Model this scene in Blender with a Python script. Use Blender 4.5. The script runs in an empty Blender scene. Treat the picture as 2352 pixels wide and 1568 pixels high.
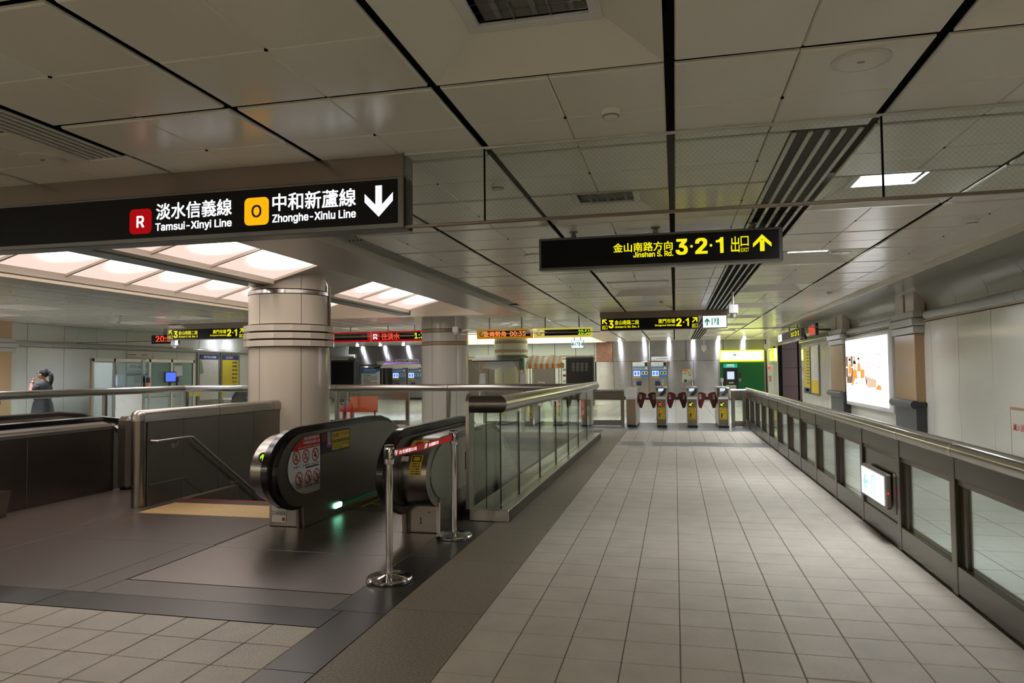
import bpy, math, random
from mathutils import Vector, Matrix
random.seed(7)
C = bpy.context.scene.collection
S = bpy.context.scene
# ------------------------------------------------------------------ camera, world, exposure
EYE = 1.52
YAW, PITCH, ROLL, FPX = math.radians(-13.0268), math.radians(2.39973), math.radians(-0.52413), 1613.73
cd = bpy.data.cameras.new('camera'); cam = bpy.data.objects.new('camera', cd); C.objects.link(cam)
cd.sensor_fit = 'HORIZONTAL'; cd.sensor_width = 36.0; cd.lens = FPX * 36.0 / 2352.0
cd.clip_start = 0.05; cd.clip_end = 200
fw = Vector((math.sin(YAW) * math.cos(PITCH), math.cos(YAW) * math.cos(PITCH), math.sin(PITCH)))
rt = Vector((math.cos(YAW), -math.sin(YAW), 0)); up = rt.cross(fw)
rr = math.cos(ROLL) * rt + math.sin(ROLL) * up; uu = -math.sin(ROLL) * rt + math.cos(ROLL) * up
cam.matrix_world = Matrix(((rr.x, uu.x, -fw.x, 0), (rr.y, uu.y, -fw.y, 0), (rr.z, uu.z, -fw.z, EYE), (0, 0, 0, 1)))
S.camera = cam
def seen(x, y, z):
    d = Vector((x, y, z - EYE)); w = d.dot(fw)
    if w < 0.3: return 0
    px = 1176 + FPX * d.dot(rr) / w; py = 784 - FPX * d.dot(uu) / w
    return (1.0 / w) if -60 < px < 2412 and -60 < py < 1628 else 0
S.view_settings.view_transform = 'Standard'; S.view_settings.look = 'None'
S.view_settings.exposure = 0.92; S.view_settings.gamma = 1.0; S.view_settings.use_curve_mapping = False
wd = bpy.data.worlds.new('World'); S.world = wd; wd.use_nodes = True
wd.node_tree.nodes['Background'].inputs[0].default_value = (0.82, 0.76, 0.66, 1)
wd.node_tree.nodes['Background'].inputs[1].default_value = 0.12
S.cycles.max_bounces = 10; S.cycles.diffuse_bounces = 5; S.cycles.glossy_bounces = 5
S.cycles.transparent_max_bounces = 24; S.cycles.transmission_bounces = 6
S.cycles.sample_clamp_indirect = 4.0; S.cycles.caustics_reflective = False; S.cycles.caustics_refractive = False
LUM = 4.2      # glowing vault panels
TUBE = 85.0     # ceiling luminaires
SPOT = 160.0     # downlights
# ------------------------------------------------------------------ materials
M = {}
def mat(name, col, rough=0.5, metal=0.0, emit=None, es=0.0, aniso=0.0, noise=0.0, nscale=8.0, bump=0.0, bscale=60.0, coat=0.0, spec=0.5):
    m = bpy.data.materials.new(name); m.use_nodes = True; nt = m.node_tree; b = nt.nodes['Principled BSDF']
    b.inputs['Base Color'].default_value = (*col, 1); b.inputs['Roughness'].default_value = rough; b.inputs['Metallic'].default_value = metal
    b.inputs['Specular IOR Level'].default_value = spec
    if coat: b.inputs['Coat Weight'].default_value = coat; b.inputs['Coat Roughness'].default_value = 0.06
    if emit: b.inputs['Emission Color'].default_value = (*emit, 1); b.inputs['Emission Strength'].default_value = es
    geo = None
    if noise or bump:
        geo = nt.nodes.new('ShaderNodeNewGeometry')
    if noise:
        n = nt.nodes.new('ShaderNodeTexNoise'); n.inputs['Scale'].default_value = nscale; n.inputs['Detail'].default_value = 6
        nt.links.new(geo.outputs['Position'], n.inputs['Vector'])
        r = nt.nodes.new('ShaderNodeMapRange'); r.inputs[1].default_value = 0.3; r.inputs[2].default_value = 0.7
        r.inputs[3].default_value = 1 - noise; r.inputs[4].default_value = 1 + noise
        nt.links.new(n.outputs['Fac'], r.inputs[0])
        mx = nt.nodes.new('ShaderNodeMix'); mx.data_type = 'RGBA'; mx.blend_type = 'MULTIPLY'; mx.inputs[0].default_value = 1
        mx.inputs[6].default_value = (*col, 1); nt.links.new(r.outputs[0], mx.inputs[7]); nt.links.new(mx.outputs[2], b.inputs['Base Color'])
    if bump:
        n2 = nt.nodes.new('ShaderNodeTexNoise'); n2.inputs['Scale'].default_value = bscale; n2.inputs['Detail'].default_value = 2; n2.inputs['Distortion'].default_value = 0.6
        nt.links.new(geo.outputs['Position'], n2.inputs['Vector'])
        bp = nt.nodes.new('ShaderNodeBump'); bp.inputs['Strength'].default_value = bump; bp.inputs['Distance'].default_value = 0.006
        nt.links.new(n2.outputs['Fac'], bp.inputs['Height']); nt.links.new(bp.outputs[0], b.inputs['Normal'])
    if aniso:
        b.inputs['Anisotropic'].default_value = aniso
        t = nt.nodes.new('ShaderNodeTangent'); t.direction_type = 'RADIAL'; t.axis = 'Z'
        nt.links.new(t.outputs[0], b.inputs['Tangent']); b.inputs['Anisotropic Rotation'].default_value = 0.25
    M[name] = m; return m
def glow(name, col, s):
    m = bpy.data.materials.new(name); m.use_nodes = True; nt = m.node_tree; nt.nodes.clear()
    e = nt.nodes.new('ShaderNodeEmission'); e.inputs[0].default_value = (*col, 1); e.inputs[1].default_value = s * (0.62 if s < 4 else 1)
    o = nt.nodes.new('ShaderNodeOutputMaterial'); nt.links.new(e.outputs[0], o.inputs[0]); M[name] = m; return m
def glassm(name, tint, refl=1.0, mesh_wire=False, ior=1.5, dirt=0.0):
    m = bpy.data.materials.new(name); m.use_nodes = True; nt = m.node_tree; nt.nodes.clear()
    o = nt.nodes.new('ShaderNodeOutputMaterial'); t = nt.nodes.new('ShaderNodeBsdfTransparent'); t.inputs[0].default_value = (*tint, 1)
    g = nt.nodes.new('ShaderNodeBsdfGlossy'); g.inputs['Roughness'].default_value = 0.02; g.inputs[0].default_value = (0.95, 1, 0.97, 1)
    gi = nt.nodes.new('ShaderNodeNewGeometry'); dt = nt.nodes.new('ShaderNodeVectorMath'); dt.operation = 'DOT_PRODUCT'
    nt.links.new(gi.outputs['Incoming'], dt.inputs[0]); nt.links.new(gi.outputs['Normal'], dt.inputs[1])
    prev = dt.outputs['Value']
    for op, v in (('ABSOLUTE', None), ('SUBTRACT', 1.0), ('POWER', 5.0), ('MULTIPLY_ADD', 0.96)):     # Schlick reflectance, the same from both sides of the pane
        q = nt.nodes.new('ShaderNodeMath'); q.operation = op
        if op == 'SUBTRACT': q.inputs[0].default_value = v; nt.links.new(prev, q.inputs[1])
        else:
            nt.links.new(prev, q.inputs[0])
            if v is not None: q.inputs[1].default_value = v
            if op == 'MULTIPLY_ADD': q.inputs[2].default_value = 0.04
        prev = q.outputs[0]
    mu = nt.nodes.new('ShaderNodeMath'); mu.operation = 'MULTIPLY'; mu.inputs[1].default_value = refl; nt.links.new(prev, mu.inputs[0])
    mx = nt.nodes.new('ShaderNodeMixShader'); nt.links.new(mu.outputs[0], mx.inputs[0]); nt.links.new(t.outputs[0], mx.inputs[1]); nt.links.new(g.outputs[0], mx.inputs[2])
    last = mx
    if dirt:
        d = nt.nodes.new('ShaderNodeBsdfDiffuse'); d.inputs[0].default_value = (0.62, 0.66, 0.62, 1)
        m3 = nt.nodes.new('ShaderNodeMixShader'); m3.inputs[0].default_value = dirt
        nt.links.new(last.outputs[0], m3.inputs[1]); nt.links.new(d.outputs[0], m3.inputs[2]); last = m3
    if mesh_wire:    # the fine wire net cast into the smoke barrier's glass
        ge = nt.nodes.new('ShaderNodeNewGeometry'); sp = nt.nodes.new('ShaderNodeSeparateXYZ'); nt.links.new(ge.outputs['Position'], sp.inputs[0])
        outs = []
        for sgn in ('ADD', 'SUBTRACT'):
            a = nt.nodes.new('ShaderNodeMath'); a.operation = sgn; nt.links.new(sp.outputs[0], a.inputs[0]); nt.links.new(sp.outputs[2], a.inputs[1])
            b = nt.nodes.new('ShaderNodeMath'); b.operation = 'PINGPONG'; b.inputs[1].default_value = 0.0165; nt.links.new(a.outputs[0], b.inputs[0])
            c = nt.nodes.new('ShaderNodeMath'); c.operation = 'LESS_THAN'; c.inputs[1].default_value = 0.0011; nt.links.new(b.outputs[0], c.inputs[0]); outs.append(c)
        mm = nt.nodes.new('ShaderNodeMath'); mm.operation = 'MAXIMUM'; nt.links.new(outs[0].outputs[0], mm.inputs[0]); nt.links.new(outs[1].outputs[0], mm.inputs[1])
        m8 = nt.nodes.new('ShaderNodeMath'); m8.operation = 'MULTIPLY'; m8.inputs[1].default_value = 0.16; nt.links.new(mm.outputs[0], m8.inputs[0])
        d = nt.nodes.new('ShaderNodeBsdfDiffuse'); d.inputs[0].default_value = (0.12, 0.12, 0.11, 1)
        m2 = nt.nodes.new('ShaderNodeMixShader'); nt.links.new(m8.outputs[0], m2.inputs[0]); nt.links.new(last.outputs[0], m2.inputs[1]); nt.links.new(d.outputs[0], m2.inputs[2]); last = m2
    nt.links.new(last.outputs[0], o.inputs[0]); M[name] = m; return m
mat('ceil', (0.83, 0.79, 0.69), 0.24, spec=0.55)
mat('ceil_far', (0.83, 0.80, 0.72), 0.20, spec=0.6)
mat('cream', (0.80, 0.72, 0.62), 0.4)
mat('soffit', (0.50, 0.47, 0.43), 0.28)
mat('gap', (0.008, 0.008, 0.008), 0.9, spec=0.08)
mat('wall', (0.74, 0.715, 0.62), 0.10, spec=0.6)
mat('wall_l', (0.62, 0.63, 0.58), 0.16)
mat('beige', (0.44, 0.29, 0.165), 0.14)
mat('capital', (0.52, 0.50, 0.46), 0.2)
mat('charcoal', (0.032, 0.034, 0.040), 0.35)
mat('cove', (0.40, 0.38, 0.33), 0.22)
mat('pipe', (0.42, 0.42, 0.38), 0.16)
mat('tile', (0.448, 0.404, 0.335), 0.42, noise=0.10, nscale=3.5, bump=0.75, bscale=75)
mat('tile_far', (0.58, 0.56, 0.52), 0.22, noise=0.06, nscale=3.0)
mat('grout', (0.10, 0.085, 0.06), 0.8)
mat('granite', (0.185, 0.155, 0.115), 0.5, noise=0.38, nscale=70)
mat('granite_dk', (0.020, 0.017, 0.0165), 0.30, noise=0.15, nscale=80, spec=0.35)
mat('stone', (0.074, 0.055, 0.047), 0.33, noise=0.10, nscale=25)
mat('greyband', (0.20, 0.20, 0.20), 0.3)
mat('bluegrey', (0.17, 0.19, 0.22), 0.28)
mat('tactile', (0.46, 0.31, 0.13), 0.5)
mat('steel', (0.42, 0.40, 0.37), 0.30, 1.0, aniso=0.6, noise=0.04, nscale=2.0)
mat('steel_wall', (0.40, 0.385, 0.38), 0.36, 1.0, aniso=0.97, noise=0.14, nscale=1.3)
mat('steel_dk', (0.22, 0.195, 0.175), 0.34, 1.0, noise=0.05, nscale=3.0)
mat('steel_mid', (0.30, 0.28, 0.255), 0.26, 1.0)
mat('rail_steel', (0.165, 0.153, 0.138), 0.24, 1.0)
mat('steel_in', (0.27, 0.25, 0.225), 0.38, 1.0, noise=0.05, nscale=3.0)
mat('plate', (0.165, 0.143, 0.134), 0.34, 1.0, noise=0.05, nscale=6)
mat('chrome', (0.66, 0.65, 0.63), 0.09, 1.0)
mat('railtop', (0.50, 0.48, 0.45), 0.14, 1.0)
mat('rubber', (0.008, 0.008, 0.008), 0.16)
mat('black', (0.012, 0.012, 0.013), 0.35)
mat('signblack', (0.008, 0.0075, 0.007), 0.5, spec=0.2)
mat('signframe', (0.20, 0.20, 0.195), 0.35, 0.6)
mat('bronze', (0.23, 0.19, 0.15), 0.3, 0.9)
mat('white', (0.78, 0.78, 0.76), 0.4)
mat('offwhite', (0.62, 0.61, 0.55), 0.4)
mat('enamel', (0.60, 0.53, 0.44), 0.14, spec=0.6)
mat('enamel_w', (0.60, 0.58, 0.53), 0.14, spec=0.6)
mat('enamel_yellow_lit', (0.58, 0.60, 0.45), 0.14, spec=0.6)  # yellow light on the distant column put into its base colour
mat('tan', (0.34, 0.25, 0.16), 0.2)
mat('red', (0.48, 0.018, 0.012), 0.45)
mat('red_belt', (0.72, 0.016, 0.012), 0.6)
mat('gate_red', (0.17, 0.010, 0.009), 0.35)
mat('yellow', (0.62, 0.50, 0.03), 0.45)
mat('gate_yellow', (0.66, 0.46, 0.015), 0.45)
mat('orange', (0.70, 0.22, 0.02), 0.5)
mat('purple', (0.22, 0.07, 0.34), 0.5)
mat('blue', (0.04, 0.20, 0.52), 0.4)
mat('navy', (0.015, 0.03, 0.14), 0.4)
mat('green', (0.003, 0.135, 0.035), 0.35)
mat('green_dk', (0.02, 0.10, 0.05), 0.4)
mat('lavender', (0.19, 0.145, 0.165), 0.35)
mat('wood', (0.20, 0.095, 0.06), 0.35, noise=0.25, nscale=12)
mat('pole_wood', (0.40, 0.30, 0.20), 0.6)
mat('door_grey', (0.30, 0.33, 0.31), 0.3)
mat('door_dark', (0.06, 0.05, 0.045), 0.4)
mat('skin', (0.42, 0.22, 0.15), 0.55)
mat('hair', (0.008, 0.0065, 0.0065), 0.7)
mat('cloth_dk', (0.035, 0.035, 0.045), 0.8)
mat('ink', (0.03, 0.03, 0.03), 0.6)
mat('inkgrey', (0.22, 0.22, 0.22), 0.6)
mat('paper', (0.72, 0.72, 0.70), 0.5)
mat('skin_print', (0.50, 0.30, 0.16), 0.5)
mat('mapgreen', (0.20, 0.32, 0.16), 0.5)
mat('whiteletter', (0.85, 0.85, 0.85), 0.4, emit=(1, 1, 1), es=0.3)
mat('rubbish', (0.5, 0.5, 0.5), 0.5)
mat('straw', (0.66, 0.46, 0.16), 0.5)
mat('orange_wrap', (0.55, 0.10, 0.025), 0.5)
glassm('glass', (0.965, 0.985, 0.975), 0.9)
glassm('glass_rail', (0.90, 0.95, 0.925), 1.0)
glassm('glass_wire', (0.93, 0.95, 0.93), 0.55, True, dirt=0.05)
glassm('glass_booth', (0.80, 0.90, 0.90), 0.8, dirt=0.08)
glassm('frost', (0.55, 0.66, 0.68), 0.6, dirt=0.35)
mat('glass_edge', (0.004, 0.018, 0.014), 0.1)
glow('g_white', (0.93, 0.95, 1.0), 1.05)
glow('g_yellow', (0.95, 0.86, 0.01), 0.85)
glow('g_amber', (1.0, 0.42, 0.005), 1.0)
glow('g_redbox', (0.42, 0.004, 0.006), 0.8)
glow('g_ledred', (1.0, 0.05, 0.02), 1.5)
glow('g_ledorange', (1.0, 0.16, 0.03), 2.0)
glow('g_ledgreen', (0.55, 1.0, 0.02), 1.3)
glow('g_arrow', (0.45, 1.0, 0.03), 0.9)
glow('g_green', (0.02, 0.9, 0.35), 1.6)
glow('g_greenwhite', (0.30, 1.0, 0.62), 3.0)
mat('green_dim', (0.01, 0.12, 0.04), 0.4, emit=(0.01, 0.5, 0.15), es=0.02)
glow('g_exit', (0.86, 0.93, 1.0), 1.0)
glow('g_exitgreen', (0.02, 0.32, 0.17), 0.6)
glow('g_exitgreen2', (0.42, 0.9, 0.85), 0.9)
glow('g_tube', (0.93, 0.955, 1.0), TUBE)
glow('g_tube_far', (0.95, 0.97, 1.0), TUBE)
glow('g_fill', (1.0, 0.96, 0.85), 20.0)
glow('g_vault2', (1.0, 0.98, 0.76), 3.4)
glow('g_spot', (0.86, 0.90, 1.0), SPOT)
glow('g_atm', (0.96, 1.0, 0.30), 3.2)
glow('g_atm_edge', (0.72, 0.85, 0.02), 1.5)
glow('g_screen', (0.62, 0.74, 1.0), 0.95)
glow('g_screenblue', (0.10, 0.20, 0.95), 0.9)
glow('g_teal', (0.02, 0.45, 0.28), 0.8)
glow('g_poster', (1.0, 1.0, 1.0), 1.6)
glow('g_p_orange', (1.0, 0.42, 0.10), 0.9)
glow('g_p_skin', (1.0, 0.68, 0.50), 1.0)
glow('g_p_brown', (0.35, 0.24, 0.16), 0.7)
glow('g_p_tan', (0.85, 0.62, 0.42), 0.9)
glow('g_p_black', (0.03, 0.03, 0.03), 0.5)
glow('g_p_red', (1.0, 0.25, 0.25), 1.0)
glow('g_p_blue', (0.20, 0.45, 0.95), 1.0)
glow('g_p_grey', (0.70, 0.74, 0.78), 1.0)
glow('g_ledframe', (0.80, 0.36, 0.02), 0.40)
glow('g_ledframe2', (0.85, 0.68, 0.12), 0.60)
glow('g_redlamp', (1.0, 0.02, 0.02), 1.5)
mat('steps', (0.02, 0.02, 0.02), 0.4, 0.6)
# vault panels: frosted sheets, hot spots of unmodelled lamps painted into the glow
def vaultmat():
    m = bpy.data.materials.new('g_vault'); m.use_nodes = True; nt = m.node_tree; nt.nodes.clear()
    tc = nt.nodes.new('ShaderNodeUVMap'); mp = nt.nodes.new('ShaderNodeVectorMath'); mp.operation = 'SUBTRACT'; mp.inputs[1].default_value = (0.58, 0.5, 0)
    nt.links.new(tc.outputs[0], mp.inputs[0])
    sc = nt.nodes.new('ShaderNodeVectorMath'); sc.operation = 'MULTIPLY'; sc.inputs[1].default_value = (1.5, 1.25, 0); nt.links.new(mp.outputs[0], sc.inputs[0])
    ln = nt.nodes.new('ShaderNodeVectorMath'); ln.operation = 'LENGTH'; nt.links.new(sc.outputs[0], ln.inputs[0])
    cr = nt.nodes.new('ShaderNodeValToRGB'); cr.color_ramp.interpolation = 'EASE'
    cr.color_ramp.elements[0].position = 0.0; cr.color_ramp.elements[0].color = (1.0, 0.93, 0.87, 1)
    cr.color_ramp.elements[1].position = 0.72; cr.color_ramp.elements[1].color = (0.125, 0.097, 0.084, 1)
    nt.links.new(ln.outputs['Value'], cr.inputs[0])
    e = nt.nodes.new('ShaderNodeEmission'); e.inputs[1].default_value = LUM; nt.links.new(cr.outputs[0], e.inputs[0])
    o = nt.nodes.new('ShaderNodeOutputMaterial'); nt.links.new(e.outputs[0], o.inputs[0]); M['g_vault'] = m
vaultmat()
def tilegrid(name, col, grout, size, rough):
    m = mat(name, col, rough); nt = m.node_tree; b = nt.nodes['Principled BSDF']
    ge = nt.nodes.new('ShaderNodeNewGeometry'); br = nt.nodes.new('ShaderNodeTexBrick'); br.offset = 0
    br.inputs['Color1'].default_value = (*col, 1); br.inputs['Color2'].default_value = (*[c * .93 for c in col], 1); br.inputs['Mortar'].default_value = (*grout, 1)
    br.inputs['Scale'].default_value = 1.0; br.inputs['Mortar Size'].default_value = 0.006; br.inputs['Brick Width'].default_value = size; br.inputs['Row Height'].default_value = size
    nt.links.new(ge.outputs['Position'], br.inputs['Vector']); nt.links.new(br.outputs['Color'], b.inputs['Base Color'])
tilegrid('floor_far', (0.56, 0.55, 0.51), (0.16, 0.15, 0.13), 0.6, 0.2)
# ------------------------------------------------------------------ mesh helpers (world coordinates; a part is stored relative to its thing)
class MB:
    def __init__(s): s.v = []; s.f = []; s.m = []; s.cm = 0; s.uv = {}
    def mat(s, i): s.cm = i; return s
    def face(s, pts):
        n = len(s.v); s.v += [tuple(p) for p in pts]; s.f.append(tuple(range(n, n + len(pts)))); s.m.append(s.cm); return s
    def idx(s, f): s.f.append(tuple(f)); s.m.append(s.cm)
    def box(s, x0, x1, y0, y1, z0, z1, bev=0.0):
        if x0 > x1: x0, x1 = x1, x0
        if y0 > y1: y0, y1 = y1, y0
        if z0 > z1: z0, z1 = z1, z0
        n = len(s.v)
        if bev <= 0:
            s.v += [(x0, y0, z0), (x1, y0, z0), (x1, y1, z0), (x0, y1, z0), (x0, y0, z1), (x1, y0, z1), (x1, y1, z1), (x0, y1, z1)]
            for f in ((0, 3, 2, 1), (4, 5, 6, 7), (0, 1, 5, 4), (1, 2, 6, 5), (2, 3, 7, 6), (3, 0, 4, 7)): s.idx([n + i for i in f])
            return s
        b = min(bev, (x1 - x0) * .45, (y1 - y0) * .45, (z1 - z0) * .45)
        X = (x0, x1); Y = (y0, y1); Z = (z0, z1); ix = {}
        for i in (0, 1):
            for j in (0, 1):
                for k in (0, 1):
                    sx, sy, sz = (b if i == 0 else -b), (b if j == 0 else -b), (b if k == 0 else -b)
                    ix[i, j, k, 0] = len(s.v); s.v.append((X[i], Y[j] + sy, Z[k] + sz))
                    ix[i, j, k, 1] = len(s.v); s.v.append((X[i] + sx, Y[j], Z[k] + sz))
                    ix[i, j, k, 2] = len(s.v); s.v.append((X[i] + sx, Y[j] + sy, Z[k]))
        q = lambda *a: s.idx([ix[t] for t in a])
        q((0,0,0,0),(0,0,1,0),(0,1,1,0),(0,1,0,0)); q((1,0,0,0),(1,1,0,0),(1,1,1,0),(1,0,1,0))
        q((0,0,0,1),(1,0,0,1),(1,0,1,1),(0,0,1,1)); q((0,1,0,1),(0,1,1,1),(1,1,1,1),(1,1,0,1))
        q((0,0,0,2),(0,1,0,2),(1,1,0,2),(1,0,0,2)); q((0,0,1,2),(1,0,1,2),(1,1,1,2),(0,1,1,2))
        for i in (0, 1):
            for j in (0, 1): q((i,j,0,0),(i,j,0,1),(i,j,1,1),(i,j,1,0))
            for k in (0, 1): q((i,0,k,0),(i,0,k,2),(i,1,k,2),(i,1,k,0))
        for j in (0, 1):
            for k in (0, 1): q((0,j,k,1),(0,j,k,2),(1,j,k,2),(1,j,k,1))
        for i in (0, 1):
            for j in (0, 1):
                for k in (0, 1): q((i,j,k,0),(i,j,k,1),(i,j,k,2))
        return s
    def tube(s, pts, r, n=12, cap=True, flat=None):
        """round (or flat=(half width, half height)) bar along points"""
        P = [Vector(p) for p in pts]; rings = []
        ref = Vector((0, 0, 1))
        R = r if isinstance(r, (list, tuple)) else [r] * len(P)
        for i, p in enumerate(P):
            t = (P[min(i + 1, len(P) - 1)] - P[max(i - 1, 0)]).normalized()
            a = t.cross(ref)
            if a.length < 1e-3: a = t.cross(Vector((0, 1, 0)))
            a.normalize(); b = a.cross(t).normalized(); ring = []
            k = 1.0; dv = None
            if 0 < i < len(P) - 1:
                u0, u1 = (P[i] - P[i - 1]).normalized(), (P[i + 1] - P[i]).normalized(); t = (u0 + u1).normalized()
                a = t.cross(ref)
                if a.length < 1e-3: a = t.cross(Vector((0, 1, 0)))
                a.normalize(); b = a.cross(t).normalized()
                dv = u1 - u0; k = 1 / max(0.6, math.sqrt((1 + u0.dot(u1)) / 2)) if dv.length > 1e-4 else 1.0
                dv = dv.normalized() if dv.length > 1e-4 else None
            for j in range(n):
                an = 2 * math.pi * (j + .5) / n; of = a * R[i] * math.cos(an) + b * R[i] * math.sin(an)
                if dv is not None: of = of + dv * (of.dot(dv) * (k - 1))
                ring.append(len(s.v)); s.v.append(tuple(p + of))
            rings.append(ring)
        for i in range(len(rings) - 1):
            for j in range(n): s.idx((rings[i][j], rings[i][(j + 1) % n], rings[i + 1][(j + 1) % n], rings[i + 1][j]))
        if cap: s.idx(rings[0][::-1]); s.idx(rings[-1])
        return s
    def lathe(s, cx, cy, prof, n=24, sx=1.0, sy=1.0, a0=0.0, a1=2 * math.pi):
        full = abs(a1 - a0 - 2 * math.pi) < 1e-6; cnt = n if full else n + 1; rings = []
        for r, z in prof:
            ring = []
            for j in range(cnt):
                an = a0 + (a1 - a0) * j / n; ring.append(len(s.v)); s.v.append((cx + r * sx * math.cos(an), cy + r * sy * math.sin(an), z))
            rings.append(ring)
        for i in range(len(rings) - 1):
            for j in range(n): s.idx((rings[i][j], rings[i][(j + 1) % cnt], rings[i + 1][(j + 1) % cnt], rings[i + 1][j]))
        if full: s.idx(rings[0][::-1]); s.idx(rings[-1])
        return s
    def prism(s, poly, axis, a, b):
        """polygon in the two other axes, extruded along axis from a to b"""
        def P(u, v, w): return (w, u, v) if axis == 'x' else ((u, w, v) if axis == 'y' else (u, v, w))
        n = len(poly); k = len(s.v)
        s.v += [P(u, v, a) for u, v in poly] + [P(u, v, b) for u, v in poly]
        s.idx(list(range(k, k + n))); s.idx(list(range(k + 2 * n - 1, k + n - 1, -1)))
        for i in range(n): s.idx((k + i, k + n + i, k + n + (i + 1) % n, k + (i + 1) % n))
        return s
    def sweep(s, path, sec, axis='x'):
        """section [(x offset, normal offset)] swept along a path in the y-z plane"""
        rings = []
        for i, (x, y, z) in enumerate(path):
            p0 = path[max(i - 1, 0)]; p1 = path[min(i + 1, len(path) - 1)]
            ty, tz = p1[1] - p0[1], p1[2] - p0[2]; l = math.hypot(ty, tz) or 1; ny, nz = -tz / l, ty / l
            ring = []
            for dx, dn in sec: ring.append(len(s.v)); s.v.append((x + dx, y + ny * dn, z + nz * dn))
            rings.append(ring)
        n = len(sec)
        for i in range(len(rings) - 1):
            for j in range(n): s.idx((rings[i][j], rings[i][(j + 1) % n], rings[i + 1][(j + 1) % n], rings[i + 1][j]))
        s.idx(rings[0][::-1]); s.idx(rings[-1]); return s
def woff(p):
    v = Vector((0, 0, 0))
    while p is not None: v += p.location; p = p.parent
    return v
def obj(name, mb, m, parent=None, smooth=False, label=None):
    o_ = woff(parent); me = bpy.data.meshes.new(name)
    me.from_pydata([(x - o_.x, y - o_.y, z - o_.z) for x, y, z in mb.v], [], mb.f)
    ms = m if isinstance(m, (list, tuple)) else [m]
    for q in ms: me.materials.append(M[q])
    if len(ms) > 1: me.polygons.foreach_set('material_index', mb.m)
    me.update(calc_edges=True)
    import bmesh
    bm = bmesh.new(); bm.from_mesh(me); bmesh.ops.recalc_face_normals(bm, faces=bm.faces[:]); bm.to_mesh(me); bm.free()
    if smooth:
        me.polygons.foreach_set('use_smooth', [True] * len(me.polygons))
        try: me.set_sharp_from_angle(angle=math.radians(38))
        except Exception: pass
    o = bpy.data.objects.new(name, me); C.objects.link(o)
    if parent is not None: o.parent = parent
    if label: o['label'] = label
    return o
def thing(name, label, cat, loc, group=None):
    o = bpy.data.objects.new(name, None); C.objects.link(o); o.location = loc; o.empty_display_size = .1
    o['label'] = label; o['category'] = cat
    if group: o['group'] = group
    return o
def struct(name, loc=(0, 0, 0)):
    o = bpy.data.objects.new(name, None); C.objects.link(o); o.location = loc; o['kind'] = 'structure'; return o
def sobj(name, mb, m, smooth=False):
    o = obj(name, mb, m, None, smooth); o['kind'] = 'structure'; return o
def dup(root, delta, label):
    """copy a thing with its parts and their sub-parts, moved by delta"""
    def rec(o, par):
        c = o.copy(); C.objects.link(c); c.parent = par
        for ch in o.children: rec(ch, c)
        return c
    r = rec(root, None); r.location = Vector(root.location) + Vector(delta); r['label'] = label; return r
FONT = None
try:      # the plain sans serif that ships inside Blender; its default font serves if that is missing
    import os
    FONT = bpy.data.fonts.load(os.path.join(bpy.utils.system_resource('DATAFILES'), 'fonts', 'Inter.woff2'))
except Exception: FONT = None
import numpy as np
from mathutils.geometry import delaunay_2d_cdt
def glyphs(s):
    """outlines of the writing filled by winding number (Blender's own fill loses letters whose contours overlap)"""
    latin = all(ord(c) < 256 for c in s)
    cu = bpy.data.curves.new('writing', 'FONT'); cu.body = s; cu.size = 10; cu.resolution_u = 3; cu.fill_mode = 'NONE'
    if FONT and latin: cu.font = FONT
    t = bpy.data.objects.new('writing', cu); q = bpy.data.meshes.new_from_object(t)
    A = np.array([(v.co.x, v.co.y) for v in q.vertices]); E = [tuple(e.vertices) for e in q.edges]
    bpy.data.objects.remove(t); bpy.data.curves.remove(cu); bpy.data.meshes.remove(q)
    E = [(a, b) if b == a + 1 else ((b, a) if a == b + 1 else (max(a, b), min(a, b))) for a, b in E]
    P = A[[e[0] for e in E]]; Q = A[[e[1] for e in E]]
    r = delaunay_2d_cdt([Vector(v) for v in A], E, [], 0, 1e-5); B = np.array([(v.x, v.y) for v in r[0]]); tri = [tuple(f) for f in r[2] if len(f) == 3]
    Cc = np.array([B[list(f)].mean(0) for f in tri]); cx, cy = Cc[:, 0][:, None], Cc[:, 1][:, None]
    x1, y1, x2, y2 = P[:, 0][None], P[:, 1][None], Q[:, 0][None], Q[:, 1][None]; side = (x2 - x1) * (cy - y1) - (cx - x1) * (y2 - y1)
    w = ((y1 <= cy) & (y2 > cy) & (side > 0)).sum(1) - ((y1 > cy) & (y2 <= cy) & (side < 0)).sum(1)
    keep = [tri[i] for i in range(len(tri)) if w[i] != 0]; used = sorted({i for f in keep for i in f}); ix = {u: k for k, u in enumerate(used)}
    return [(B[u][0] / 10, B[u][1] / 10, 0) for u in used], [tuple(ix[i] for i in f) for f in keep]
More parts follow.
